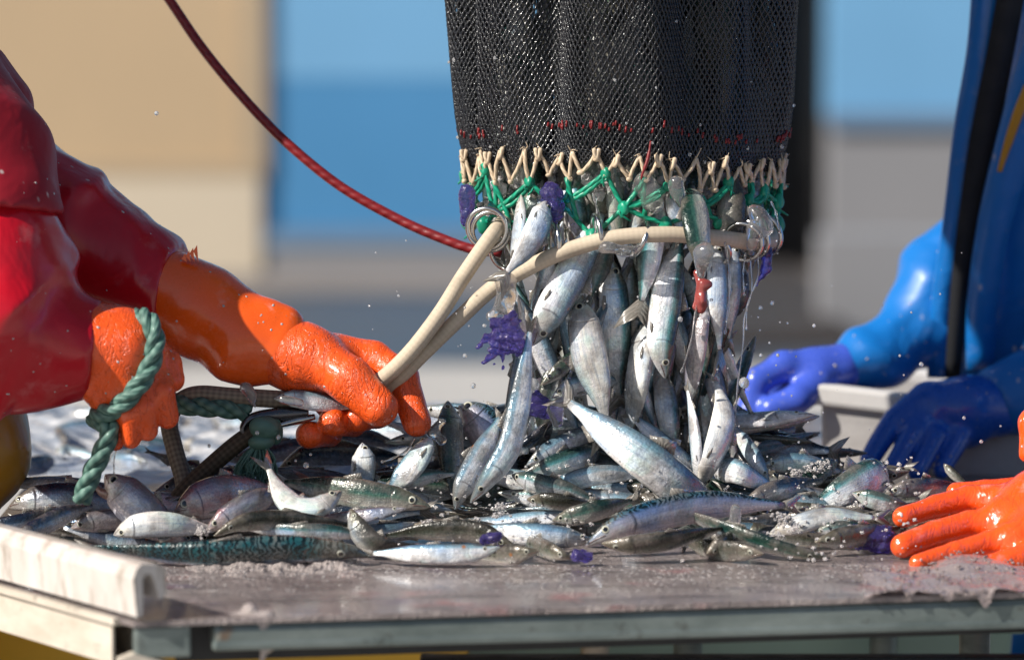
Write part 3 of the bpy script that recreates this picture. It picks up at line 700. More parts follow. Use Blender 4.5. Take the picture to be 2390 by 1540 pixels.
fish('slim falling fish with an orange streak near the right of curtain', [(1628, 1128, -.05), (1625, 1060, -.06), (1618, 990, -.05), (1604, 912, -.03)], 48, 'silver', (-.5, .2, -.8), tail=(.8, .6))
fish('plump fish belly out beside the orange streaked fish', [(1636, 1140, -.045), (1655, 1085, -.06), (1683, 1015, -.05), (1690, 955, -.03), (1672, 890, .0)], 72, 'pale', (.9, .1, -.5), tail=(.8, .6))
# --- the pile, right side
fish('dark blue mackerel bent over the back of the pile, tail right', [(1690, 930, .12), (1735, 985, .12), (1790, 1032, .10), (1860, 1040, .10), (1935, 1052, .08)], 78, 'blue', (.3, 1, -.1), tail=(1.0, 1.1))
fish('slim fish head down with white mouth under the blue mackerel', [(1795, 1125, -.02), (1765, 1072, -.01), (1738, 1030, .02), (1712, 990, .05)], 46, 'silver', (.7, .6, .1))
fish('silver fish lying belly up left of the dark green fish', [(1668, 1090), (1715, 1098, -.06), (1770, 1122, -.05), (1830, 1155, -.04)], 70, 'silver', (.2, .9, -.4))
fish('broad grey scaled fish with orange stain at right of pile', [(2062, 1092, .02), (2030, 1112, -.03), (1960, 1150, -.06), (1890, 1185, -.05)], 104, 'sardine', (-.5, .85, .0), tail=(.6, .6))
fish('dark green fish lying across the right of the pile', [(1955, 1075, .04), (1910, 1105, .0), (1860, 1140, -.02), (1815, 1170, -.03)], 60, 'green', (-.3, .8, .6))
fish('white bellied fish with tail pointing to the orange glove', [(1795, 1245, -.14), (1860, 1222, -.15), (1940, 1203, -.14), (2040, 1207, -.13)], 58, 'pale', (0, 1, -.5), tail=(1.2, .8))
fish('long green backed fish slanting to the front right edge', [(1938, 1302, -.225), (1860, 1288, -.23), (1770, 1262, -.22), (1670, 1225, -.19), (1555, 1182, -.13)], 54, 'green', (.1, .75, .75), tail=(1.3, .8))
fish('grey fish head lying by the table edge under green fish', [(1782, 1292, -.265), (1735, 1285, -.25), (1670, 1282, -.22), (1600, 1270, -.17)], 62, 'olive', (0, .8, .6))
fish('fish head peeping out below the white bellied fish', [(1903, 1264, -.2), (1960, 1254, -.19), (2030, 1245, -.17), (2100, 1235, -.14)], 62, 'olive', (0, 1, .4))
fish('lilac mackerel with big eye across the middle of the pile', [(1368, 1272, -.20), (1440, 1228, -.20), (1540, 1197, -.18), (1670, 1176, -.15), (1830, 1178, -.12)], 84, 'lilac', (-.1, 1, .0), tail=(.9, .6))
fish('dark olive fish with low eye at front right of the pile', [(1405, 1268, -.245), (1470, 1270, -.25), (1570, 1258, -.24), (1690, 1232, -.2)], 68, 'olive', (.1, .6, .8), tail=None)
fish('mottled dark fish head behind the grey head at front', [(1650, 1292, -.235), (1685, 1268, -.22), (1730, 1245, -.18)], 58, 'olive', (.2, .8, .5), tail=None, fins=False)
fish('small fish head with open lips at front centre', [(1258, 1285, -.255), (1215, 1290, -.25), (1150, 1295, -.22), (1080, 1290, -.18)], 56, 'olive', (0, 1, .3), tail=None)
fish('brown snouted fish head next to the purple jelly', [(1338, 1303, -.25), (1300, 1290, -.245), (1250, 1270, -.2), (1190, 1255, -.15)], 52, 'olive', (.2, 1, .5), tail=None)
fish('clean white fish lying along the front table edge', [(1166, 1276, -.275), (1120, 1288, -.275), (1040, 1291, -.275), (960, 1290, -.27), (872, 1290, -.25)], 50, 'silver', (0, 1, -.25), tail=(1.2, .5))
fish('dark fish with head raised at the front of the pile', [(818, 1188, -.2), (842, 1238, -.215), (885, 1272, -.22), (970, 1272, -.2)], 62, 'olive', (.8, .5, .3), tail=None)
fish('dark mottled fish behind the clean white front fish', [(1205, 1278, -.22), (1110, 1240, -.2), (1000, 1238, -.19), (900, 1250, -.18)], 62, 'olive', (0, .9, .5), tail=None)
fish('bluish white fish lying across the middle of the pile', [(1385, 1262, -.17), (1300, 1250, -.185), (1200, 1243, -.18), (1105, 1232, -.15)], 62, 'silver', (0, 1, .0), tail=(.9, .7))
fish('olive fish back showing between two green fish', [(1230, 1165, -.1), (1290, 1168, -.115), (1350, 1178, -.11), (1400, 1195, -.09)], 54, 'olive', (0, .8, .7), tail=None)
fish('teal backed fish with tail fin standing up in mid pile', [(1290, 1215, -.14), (1370, 1195, -.15), (1430, 1180, -.14), (1475, 1168, -.12)], 56, 'green', (0, 1, .3), tail=(1.4, 1.4))
fish('fish with glittering green flank in the middle of the pile', [(1195, 1108, -.04), (1260, 1130, -.07), (1330, 1150, -.08), (1410, 1180, -.08)], 62, 'sardine', (.1, 1, .35))
fish('striped silver flank lying under the diving fish', [(1400, 1048, .06), (1350, 1070, .02), (1280, 1095, .0), (1200, 1120, .0)], 78, 'sardine', (-.2, .9, .2), tail=None)
fish('purple and brown speckled fish right of the diving fish', [(1195, 1068, .02), (1230, 1035, .01), (1280, 990, .02), (1330, 950, .05)], 52, 'blue', (.6, .7, .3), tail=None)
fish('silver fish with red side streak under the pointing finger', [(1003, 1022, -.03), (980, 1060, -.05), (945, 1105, -.06), (905, 1150, -.06)], 76, 'silver', (-.75, -.4, -.1), tail=(.5, .6))
fish('dark backed fish standing snout up beside the mackerel head', [(1045, 936, .05), (1048, 1000, .02), (1052, 1080, .0), (1062, 1170, -.02)], 76, 'green', (-1, 0, .4), tail=None)
fish('mackerel head with open eye rising at the back of the pile', [(1072, 948, .07), (1110, 972, .06), (1165, 1040, .05), (1210, 1120, .05)], 112, 'lilac', (.8, .8, .0), tail=None)
fish('white throated fish standing snout up left of centre', [(846, 1034, -.03), (850, 1075, -.04), (845, 1130, -.04), (830, 1190, -.04)], 66, 'pale', (1, .1, .0), tail=None)
fish('green scaled fish with clear head left of centre', [(1003, 1182, -.125), (940, 1165, -.12), (850, 1152, -.11), (760, 1140, -.09), (665, 1125, -.06)], 84, 'green', (.0, 1, .15), tail=(.8, .6))
fish('white fish curled with its tail in the air at left', [(797, 1146, -.15), (740, 1182, -.17), (690, 1180, -.17), (655, 1145, -.155), (628, 1095, -.14)], 70, 'pale', (.4, .8, -.65), tail=(1.1, .7))
fish('fish with red raw gills left of the curled white fish', [(482, 1236, -.17), (540, 1200, -.165), (600, 1168, -.15), (665, 1140, -.12)], 70, 'pink', (-.2, 1, .2), tail=None)
fish('pink cheeked fish with large round eye at left', [(408, 1196, -.12), (460, 1170, -.115), (540, 1150, -.1), (640, 1140, -.06)], 104, 'pink', (-.1, 1, .0), tail=None, eye=.95)
fish('clean white fish lying eye down at front left', [(266, 1248, -.17), (320, 1228, -.18), (400, 1226, -.175), (500, 1236, -.15)], 72, 'pale', (0, -.8, .1), tail=None)
fish('large mackerel with gaping mouth at left under green rope', [(246, 1108, -.125), (290, 1150, -.135), (345, 1205, -.14), (430, 1265, -.12)], 108, 'pink', (.7, .7, .1), tail=None, gape=.5)
fish('blue grey mackerel lying head left at far left of pile', [(20, 1184, -.07), (95, 1160, -.075), (190, 1160, -.07), (310, 1190, -.05)], 78, 'blue', (0, 1, -.3), tail=None)
fish('dull pink fish behind the clean white fish at left', [(166, 1232, -.13), (220, 1216, -.13), (300, 1212, -.12), (380, 1220, -.1)], 66, 'pink', (0, 1, .4), tail=None)
fish('dark slim fish at the left edge of the photo', [(-40, 1228, -.12), (30, 1222, -.12), (90, 1208, -.11), (160, 1188, -.09)], 50, 'blue', (0, 1, .3), tail=None)
fish('blue fish with a bright edge behind the white gutter', [(25, 1262, -.19), (90, 1230, -.17), (150, 1200, -.15), (215, 1180, -.12)], 56, 'blue', (-.4, 1, .3), tail=None)
fish('brown striped fish just behind the white gutter', [(40, 1262, -.22), (110, 1262, -.22), (190, 1268, -.215), (260, 1285, -.2)], 52, 'olive', (0, .6, .8), tail=(1, .6))
fish('large mackerel with wavy teal stripes along the front left', [(862, 1298, -.255), (800, 1284, -.265), (640, 1282, -.27), (460, 1292, -.27), (215, 1278, -.25)], 88, 'mackerel', (0, .75, .75), tail=(.7, .6), wr=.75)
fish('olive fish with blunt brown snout above the striped mackerel', [(500, 1250, -.225), (560, 1220, -.215), (650, 1212, -.2), (760, 1222, -.19), (850, 1232, -.17)], 58, 'olive', (0, .9, .6), tail=None)
fish('thin pink fish between green scaled fish and dark raised head', [(948, 1186, -.165), (890, 1196, -.165), (820, 1206, -.16), (720, 1212, -.14)], 38, 'pink', (0, 1, -.3))
fish('thin green fish pressed flat above the striped mackerel', [(860, 1252, -.2), (780, 1240, -.215), (680, 1238, -.21), (560, 1232, -.18)], 44, 'sardine', (0, 1, .5), tail=None)
fish('thick black backed fish under the curled glove fingers', [(650, 1096, .09), (720, 1062, .08), (820, 1058, .08), (960, 1072, .1)], 70, 'blue', (.0, 1, .55), tail=None)
fish('dark tail of a fish behind the brown rope', [(560, 1125, .12), (490, 1108, .12), (420, 1082, .13), (350, 1055, .14)], 44, 'blue', (0, 1, .4), tail=(.6, .4))
fish('silver blue fish lying behind the big eyed fish', [(360, 1150, .0), (430, 1128, .02), (520, 1112, .03), (610, 1085, .06)], 62, 'blue', (0, 1, -.2), tail=None)
fish('blue fish flank between rope and black backed fish', [(520, 1070, .16), (600, 1062, .17), (700, 1040, .18), (800, 1015, .2)], 58, 'blue', (0, 1, .1), tail=None)
fish('dark navy fish at the back behind the curled fingers', [(930, 1040, .16), (850, 1018, .17), (770, 1020, .18), (690, 1035, .2)], 54, 'blue', (0, 1, .5), tail=None)
fish('torn fish head with hollow mouth near the orange glove', [(2070, 1152, -.03), (2110, 1140, -.03), (2170, 1135, -.02), (2240, 1132, .0)], 56, 'blue', (0, 1, .2), tail=None)
fish('small olive fish standing up behind the orange glove', [(2203, 1082, .05), (2225, 1105, .04), (2260, 1135, .03)], 26, 'olive', (.6, .8, .2), tail=None, fins=False)
fish('thin brown fish tail lying in front of the blue glove', [(1990, 1110, .06), (2050, 1098, .06), (2110, 1092, .06)], 34, 'olive', (0, 1, .3), tail=(1.8, .8), fins=False)
fish('grey blue fish flank under the fish with white mouth', [(1730, 1180, -.07), (1790, 1150, -.06), (1850, 1135, -.05), (1920, 1120, -.02)], 56, 'blue', (.1, 1, .0), tail=None)
fish('small silver fish held against the rope inside the glove', [(640, 930, -.03), (690, 928, -.03), (760, 940, -.025), (830, 950, -.01)], 50, 'silver', (0, 1, -.2), tail=None, fins=False)
# --- fish jammed in the mouth of the net
fish('olive fish head with dark eye behind the green mesh at right', [(1700, 575, .03), (1705, 520, .028), (1712, 455, .035), (1716, 410, .04)], 80, 'olive', (1, 0, .2), tail=None, eye=1.2)
fish('grey fish jammed slantwise behind the middle of green mesh', [(1412, 562, .03), (1446, 510, .028), (1478, 450, .035), (1492, 420, .05)], 64, 'sardine', (-.6, .6, .2), tail=None)
fish('pale fish belly jammed behind the red stray thread', [(1530, 505, .022), (1515, 455, .022), (1500, 410, .035), (1492, 380, .05)], 66, 'pale', (1, 0, -.6), tail=None)
fish('grey fish jammed behind the green mesh left of middle', [(1352, 560, .03), (1345, 500, .028), (1335, 440, .035), (1328, 400, .05)], 62, 'sardine', (1, 0, .2), tail=None)
fish('silver fish tail end jammed above the rope right of middle', [(1585, 420, .03), (1580, 480, .01), (1590, 540, .0)], 60, 'silver', (1, 0, .0), tail=(1, .8))
# --- more of the curtain and the crest of the pile
fish('dark green fish hanging behind the head of plump silver fish', [(1296, 600, .04), (1282, 700, .03), (1268, 800, .025), (1262, 860, .03)], 64, 'green', (-1, 0, .2))
fish('grey fish squeezed between the two broad mid curtain fish', [(1470, 590, .045), (1466, 680, .04), (1462, 770, .04), (1456, 840, .04)], 56, 'sardine', (1, 0, .2))
fish('dark fish dangling below the rightmost rings', [(1722, 610, .05), (1730, 660, .04), (1724, 715, .04), (1700, 750, .05)], 48, 'blue', (1, 0, .3), tail=None)
fish('dark green fish dropping left of the pale dark edged fish', [(1300, 830, .02), (1284, 900, .01), (1268, 970, .01), (1262, 1020, .02)], 60, 'green', (-1, 0, .3))
fish('silver fish lying crosswise low in the curtain', [(1290, 928, -.02), (1335, 902, -.02), (1395, 890, -.0), (1450, 890, .03)], 60, 'silver', (.1, 1, .1), tail=None)
fish('green backed fish crossing behind the pale dark edged fish', [(1262, 900, .0), (1320, 850, .01), (1380, 805, .03), (1430, 770, .05)], 46, 'green', (-.5, .8, .3))
fish('grey fish dropping between grey mottled fish and orange streaked fish', [(1548, 860, .04), (1556, 930, .03), (1566, 1000, .02), (1575, 1060, .03)], 62, 'sardine', (1, 0, -.2))
fish('dark back of a fish behind blunt brown tailed fish', [(1592, 960, .05), (1590, 1030, .04), (1582, 1100, .04)], 66, 'olive', (1, 0, .8), tail=None)
fish('white belly showing right of the small purple jelly', [(1232, 1020, .03), (1248, 980, .02), (1270, 930, .03), (1290, 890, .05)], 50, 'pale', (-.4, .5, -.8), tail=None)
fish('silver fish falling along the right side of the net', [(1715, 560, .03), (1712, 640, .02), (1708, 720, .02), (1702, 790, .03)], 50, 'silver', (1, 0, -.2), tail=(1.3, .7))
fish('silver fish wedged under the tail of biggest silver fish', [(1230, 1085, .0), (1290, 1050, .01), (1350, 1020, .03), (1410, 1005, .05)], 62, 'silver', (-.3, .9, .2), tail=None)
fish('silver fish lying above the glittering green flank', [(1270, 1150, -.05), (1340, 1120, -.05), (1420, 1105, -.05), (1500, 1110, -.04)], 58, 'silver', (.1, 1, .2), tail=(.9, .7))
fish('bright fish sloping down left of the fish belly up', [(1560, 1165, -.085), (1610, 1175, -.09), (1680, 1168, -.09), (1760, 1180, -.08)], 50, 'silver', (0, 1, .1), tail=(.9, .7))
fish('pale fish flank right of the blue mackerel tail', [(1780, 1085, .0), (1840, 1078, .01), (1900, 1085, .02), (1960, 1100, .03)], 56, 'silver', (0, 1, .2), tail=(.8, .7))
fish('silver fish lying across under red side streaked fish', [(880, 1160, -.06), (930, 1130, -.045), (1000, 1110, -.03), (1060, 1105, -.02)], 52, 'sardine', (0, 1, .3), tail=None)
fish('grey silver fish on top of the far right heap', [(1990, 1150, -.08), (2040, 1165, -.09), (2090, 1180, -.09), (2140, 1190, -.08)], 52, 'sardine', (0, 1, .3), tail=(1, .8))
fish('speckled fish lying in front of the broad grey scaled fish', [(1900, 1240, -.15), (1960, 1232, -.155), (2010, 1236, -.15), (2060, 1245, -.14)], 46, 'sardine', (0, 1, .5), tail=(1, .8))
# --- fish that show only between the others
HUE = {'green': 'green ', 'olive': 'olive ', 'sardine': 'grey ', 'blue': 'dark blue ', 'pink': 'pinkish ', 'silver': 'silver '}
def fillers(n, box, yfun, mats, label, hr=(52, 76), vertical=False, seed=3, group='fish half hidden in the heap'):
    r = random.Random(seed)
    for i in range(n):
        u = r.uniform(box[0], box[1]); v = r.uniform(box[2], box[3]); y = yfun(v)+r.uniform(-.01, .03)
        a = (math.radians(90+r.uniform(-28, 28)) if vertical else r.uniform(-.5, .5))+(math.pi if r.random() < .5 else 0)
        Lp = r.uniform(150, 210); c, s = math.cos(a)*Lp, math.sin(a)*Lp*(1 if vertical else .45)
        cv = r.uniform(-22, 22); dy = r.uniform(-.03, .03)
        mt = r.choice(mats)
        for q in sorted(REG, key=lambda t: abs(t[0]-u)+1.4*abs(t[1]-v)):
            dx, dy_ = u-q[0], v-q[1]
            side = ('right of' if dx > 0 else 'left of') if abs(dx) > 1.3*abs(dy_) else ('below' if dy_ > 0 else 'above')
            lab = ' '.join((HUE[mt]+label+side+' the '+q[2]).split()[:16])
            while lab.split()[-1] in ('the', 'a', 'of', 'with', 'its', 'and', 'in', 'to', 'on', 'at', 'by', 'under', 'behind', 'across', 'between', 'over', 'near', 'just', 'out', 'beside', 'from', 'left', 'right', 'an'): lab = ' '.join(lab.split()[:-1])
            if lab not in USED: break
        USED.add(lab)
        fish(lab, [(u-c, v-s, y-dy), (u+cv*.4, v+cv, y-.012), (u+c, v+s, y+dy)], r.uniform(*hr), mt, (r.uniform(-1, 1), r.uniform(.2, 1) if not vertical else 0, r.uniform(-.4, .9)), group=group, tail=(1, .8), reg=False)
fillers(24, (1270, 1660, 620, 960), lambda v: .115, ['green', 'sardine', 'olive', 'blue'], 'fish deep inside curtain ', vertical=True, seed=11, group='fish deep in the curtain')
fillers(24, (1225, 1715, 600, 960), lambda v: .06, ['silver', 'sardine', 'pink'], 'fish deep inside curtain ', hr=(50, 68), vertical=True, seed=33, group='fish deep in the curtain')
fillers(16, (1215, 1730, 620, 900), lambda v: .03, ['silver', 'sardine', 'silver'], 'fish deep inside curtain ', hr=(46, 62), vertical=True, seed=71, group='fish deep in the curtain')
fillers(30, (1020, 1780, 965, 1090), lambda v: .085, ['silver', 'sardine', 'silver', 'green'], 'fish half buried ', seed=44)
fillers(34, (980, 2000, 1080, 1250), lambda v: ypile(v)+.04, ['green', 'olive', 'sardine', 'silver', 'silver'], 'fish half buried ', seed=5)
fillers(34, (960, 1960, 1050, 1210), lambda v: ypile(v)+.085, ['green', 'olive', 'blue'], 'fish half buried ', seed=25)
fillers(22, (120, 960, 1110, 1250), lambda v: ypile(v)+.05, ['blue', 'olive', 'silver', 'pink'], 'fish half buried ', seed=8)
fillers(12, (1850, 2260, 1120, 1240), lambda v: ypile(v)+.045, ['olive', 'green', 'blue'], 'fish half buried ', hr=(40, 56), seed=9)
def far_fish(n, seed):
    r = random.Random(seed)
    for i in range(n):
        x = r.uniform(-.62, -.12); y = r.uniform(.45, 1.0); a = r.uniform(0, 6.28); L = .1
        e = fish('out of focus fish lying in ice on the far side of the table', [(1195, 1000, 0), (1395, 1010, 0)], 58, r.choice(['blue', 'silver', 'blue', 'sardine']), (0, 1, r.uniform(-.3, .5)), group='fish at the back of the table', fins=False)
        e.location = (x, y, TZ+.016); e.rotation_euler = (0, 0, a)
far_fish(34, 4)

# ------------------------------------------------------------------ net bag
NC = P(1451, 380, .13); RX, RY = .197, .135
def netpt(th, z):
    """th angle (front is -pi/2), z height above the rim"""
    t = np.clip(z/.2, 0, 3.5); w = np.clip(z/.05, 0, 1)
    rx = RX+.004*t-.014*np.exp(-z/.03); ry = RY+.008*t
    pl = (.010*np.cos(5*th+.6+1.5*np.sin(z*7))+.005*np.cos(11*th+2+z*5)+.0025*np.cos(19*th+z*9))*(.35+.65*np.clip(t, 0, 1.4))
    for c, a, s in ((-2.02, .036, .13), (-1.10, .014, .16), (-2.72, .026, .10), (-.62, .014, .12)):      # deep vertical folds
        cc = c-.35*z; pl = pl-a*np.exp(-((np.angle(np.exp(1j*(th-cc))))/s)**2)*np.clip(.3+t, 0, 1.5)
    x = NC[0]+(rx+pl)*np.cos(th)+.02*z; y = NC[1]+(ry+pl)*np.sin(th)
    return np.stack([x, y, NC[2]+z-.012*np.sin(th)*0-.008*np.cos(2*th+1)*np.exp(-z/.1)], -1)
bag = empty('net_bag', (NC[0], NC[1], NC[2])); tag(bag, 'black fishing net bag with green mesh and steel rings pouring fish', 'net')
NCOL, NROW = 186, 156
dz = .0061
zs = [0]
for j in range(NROW): zs.append(zs[-1]+dz*(.62 if j < 5 else 1))
th0 = np.linspace(0, 2*math.pi, 1440); ring = netpt(th0, np.full(1440, .15)); Lr = np.r_[0, np.cumsum(np.linalg.norm(np.diff(ring, axis=0), axis=1))]
ncol_th = lambda k: np.interp((np.asarray(k)/NCOL % 1)*Lr[-1], Lr, th0)
jit = np.random.RandomState(2)
grid = []
sagw = Waves(26, 77)
for j, zz in enumerate(zs):
    k = np.arange(NCOL)+(.5 if j % 2 else 0)+jit.uniform(-.10, .10, NCOL)
    p = netpt(ncol_th(k), np.full(NCOL, zz))
    q = sagw(p); p[:, 2] += jit.uniform(-.0008, .0008, NCOL)+.004*q; p[:, 0] += .0022*sagw(p[:, [1, 2, 0]]); grid.append(p)
m = MB(); A, B = [], []
for j in range(NROW):
    for s in (0, 1):
        k = np.arange(NCOL); b = (k+(s if j % 2 else s-1)) % NCOL
        A.append(grid[j]); B.append(grid[j+1][b])
A = np.vstack(A); B = np.vstack(B); T = nrm(B-A); ctr = np.array([NC[0], NC[1], 0]); rad = A-ctr; rad[:, 2] = 0; rad = nrm(rad)
sd_ = nrm(np.cross(T, rad)); up_ = np.cross(sd_, T); ext = T*.0011; mid = (A+B)/2+rad*.0003
R1, R2 = .00205, .00150
Vs = []
for pp, rr in ((A-ext, R1), (mid, R2), (B+ext, R1)):
    for q in range(4):
        a = 2*math.pi*q/4; Vs.append(pp+rr*(math.cos(a)*sd_+math.sin(a)*up_))
Vs = np.stack(Vs, 1); nseg = len(A)
Fb = [(4*s+q, 4*s+(q+1) % 4, 4*s+4+(q+1) % 4, 4*s+4+q) for s in (0, 1) for q in range(4)]
Fall = (np.array(Fb)[None]+12*np.arange(nseg)[:, None, None]).reshape(-1, 4)
o = kind(mesh('netting', Vs.reshape(-1, 3), Fall.tolist(), M['net'], bag), 'stuff')
# hem cord, red stitches, beige lacing, green mesh
rim = lambda th, z: netpt(np.atleast_1d(np.asarray(th, float)), np.atleast_1d(np.asarray(z, float)))
def outw(p, d):
    r = p-ctr; r[..., 2] = 0; return p+nrm(r)*d
m = MB()
for k in range(70):
    th = -math.pi+jit.uniform(0.05, math.pi-.05); z0 = .040+.006*math.sin(3*th)+jit.uniform(-.005, .005)
    p = outw(rim([th, th+.004], [z0, z0+jit.uniform(.003, .008)]), .002); m.add(*tube(p, .0014, 5))
kind(m.build('red_stitching', M['red_twine'], bag), 'stuff')
NZ = 50; tops, bots = [], []
m = MB(); path = []
for k in range(NZ):
    th = 2*math.pi*k/NZ+jit.uniform(-.03, .03); top = outw(rim(th, .009+jit.uniform(-.003, .008)), .004)[0]
    th2 = 2*math.pi*(k+.5)/NZ+jit.uniform(-.03, .03); bot = outw(rim(th2, .009)[0][None], .002)[0]; bot[2] -= .027+jit.uniform(-.008, .007)
    tops.append(top); bots.append(bot); path += [top, bot]
for k in range(NZ):
    a, b, c = tops[k], bots[k], tops[(k+1) % NZ]
    for q, w in ((a, b), (b, c)): mm_ = (q+w)/2+np.array([jit.uniform(-.002, .002), -.001, jit.uniform(-.002, .002)]); m.add(*tube(crspline([q, mm_, w], 7), .0024+.0003*jit.uniform(-1, 1, 7), 7))
    for q in ((-1, 1) if k % 3 == 0 else (1,) if k % 3 == 1 else ()):
        m.add(*tube(crspline([a+np.array([q*.003, -.002, .004]), a+np.array([q*.0015, -.003, -.004]), a+np.array([-q*.002, -.002, -.010])], 6), .0027, 7))
    m.add(*lump(b, .0040, k, (1, 1, .9), .35, 2.5, ICO1))
    for q in range(3):
        e_ = a if q else b; m.add(*tube(crspline([e_, e_+np.array([jit.uniform(-.004, .004), -.002, .003]), e_+np.array([jit.uniform(-.008, .008), -.003, jit.uniform(-.004, .012)])], 5), [.0009, .0008, .0007, .0005, .0003], 5))
kind(m.build('beige_lacing', M['beige_twine'], bag), 'part') if False else m.build('beige_lacing', M['beige_twine'], bag)
NG = 14; m = MB(); low = []
rowA = [bots[int(round(k*NZ/(2*NG))) % NZ]+np.array([0, 0, .002]) for k in range(2*NG)]
def gpt(th, z, d=.0): 
    p = outw(rim(th, 0.004), d)[0]; p[2] = NC[2]+z; return p
B_, C_ = [], []
for k in range(NG):
    th = 2*math.pi*(k+.5)/NG; B_.append(gpt(th+jit.uniform(-.05, .05), -.045+jit.uniform(-.010, .010), .003))
    C_.append(gpt(2*math.pi*(k+1)/NG+jit.uniform(-.05, .05), -.070+jit.uniform(-.010, .010), .001))
def gt(a, b, sag=.003): m.add(*tube(crspline([a, (a+b)/2-np.array([jit.uniform(-.003, .003), 0, sag]), b], 8), .0029, 8))
for k in range(NG):
    gt(rowA[2*k], B_[k]); gt(rowA[(2*k+2) % (2*NG)], B_[k]); gt(B_[k], C_[k]); gt(B_[(k+1) % NG], C_[k]); gt(rowA[(2*k+2) % (2*NG)]+np.array([.004, 0, 0]), B_[k]+np.array([.003, -.002, 0]), .006); gt(rowA[(2*k+1) % (2*NG)], B_[k]+np.array([.002, -.003, .002]), .002); gt(rowA[(2*k+1) % (2*NG)]+np.array([-.003, 0, 0]), (B_[k]+C_[k])/2, .001)
    for p, s in ((B_[k], .0075), (C_[k], .0085), (rowA[2*k], .0065)):
        m.add(*lump(p, s, k+90, (1, 1, 1.15), .35, 2.6, ICO2))
        for q in range(2): m.add(*tube(crspline([p, p+np.array([jit.uniform(-.006, .006), -.003, -.006]), p+np.array([jit.uniform(-.012, .012), -.002, -.012-.004*q])], 6), [.0018, .0018, .0018, .0016, .0013, .001], 6))
m.build('green_mesh', M['green_twine'], bag)
# red stray thread
mesh('red_thread', *tube(crspline([P(1519, 330, -.02), P(1512, 372, -.024), P(1500, 405, -.026), P(1496, 420, -.026)], 14), [.0012]*4+[.0022]*6+[.0015]*3+[.0006], 6)[:2], M['red_twine'], bag)
def torus(c, axis, R, r, n=40, s=10):
    axis = nrm(axis); x = nrm(np.cross(axis, (0, .3, 1.0))); y = np.cross(axis, x); a = np.arange(n)*2*math.pi/n
    return tube(c+R*(np.cos(a)[:, None]*x+np.sin(a)[:, None]*y), r, s, closed=True)
for (u, v, y, ax, R) in ((1137, 533, .0, (.25, 1, .1), .0235), (1145, 540, .012, (.3, 1, .0), .0225), (1180, 590, .02, (.55, .8, .3), .0215), (1297, 565, -.012, (1, .18, .05), .0215), (1393, 545, -.02, (1, .22, .1), .0215), (1490, 560, -.022, (.9, .25, -.45), .0215), (1665, 585, .0, (.35, .9, .5), .020), (1735, 565, .015, (.3, 1, .25), .0225), (1752, 560, .03, (.45, .9, .25), .0225), (1782, 548, .045, (.55, .85, .2), .0235)):
    V, F, U = torus(P(u, v, y), ax, R, .0030); mesh('ring', V, F, M['steel'], bag, True, U)
# fish and ice packed in the bag, seen through the meshes: nobody could count them
m = MB(); r_ = random.Random(21)
bodyT = np.array([0, .05, .15, .3, .5, .7, .88, 1.0]); bodyR = np.array([.1, .45, .8, 1, 1, .75, .4, .12])
for k in range(660):
    th = r_.uniform(-math.pi, math.pi); zz = r_.uniform(-.02, .88) if k > 90 else r_.uniform(-.085, .0); h = r_.uniform(.014, .021)
    q = netpt(th+np.linspace(-.16, .16, 9), np.full(9, max(zz, .0))); q2 = netpt(th+np.linspace(-.16, .16, 9), np.full(9, max(zz+.05, .0)))
    dq = np.hypot(q[:, 0]-NC[0], q[:, 1]-NC[1]).min()-np.hypot(*(q[4, :2]-NC[:2])); dq = min(dq, np.hypot(q2[:, 0]-NC[0], q2[:, 1]-NC[1]).min()-np.hypot(*(q[4, :2]-NC[:2])))
    p = q[4].copy(); inn = -nrm(np.array([p[0]-NC[0], p[1]-NC[1], 0]))
    p = p+inn*(h*.9+.010-min(dq, 0)+(r_.uniform(.02, .11) if k > 520 else 0)+r_.uniform(0, .012)); p[2] = NC[2]+zz
    tan = np.array([-inn[1], inn[0], 0]); a = r_.uniform(-.32, .32); d = np.array([0, 0, 1.0])*math.cos(a)+tan*math.sin(a); L = r_.uniform(.05, .07)
    q = p+np.linspace(-1, 1, 8)[:, None]*d*L; T_, N_, B2 = frames(q); Vv, Ff, Uu = tube(q, bodyR*h, 10)
    ph = r_.random(); Uu = np.stack([np.r_[np.repeat(bodyT, 10), 0, 1], np.r_[np.tile(np.abs((np.arange(10)/10+ph) % 1*2-1), 8), .5, .5]], 1); m.add(Vv, Ff, Uu)
kind(m.build('packed_fish', M['green'], bag), 'stuff')
# ice lumps packed behind the green mesh
m = MB()
for k in range(70):
    th = r_.uniform(-math.pi, 0); zz = r_.uniform(-.085, .0)
    p = netpt(np.array([th]), np.array([0.0]))[0]; inn = -nrm(np.array([p[0]-NC[0], p[1]-NC[1], 0])); p = p+inn*r_.uniform(.02, .05); p[2] = NC[2]+zz
    for q in range(9): m.add(*shard(p+np.array([r_.gauss(0, .010), r_.gauss(0, .006), r_.gauss(0, .010)]), r_.uniform(.002, .009), k*11+q, (1, 1, 1.2)))
kind(m.build('packed_ice', M['ice'], bag, False), 'stuff')

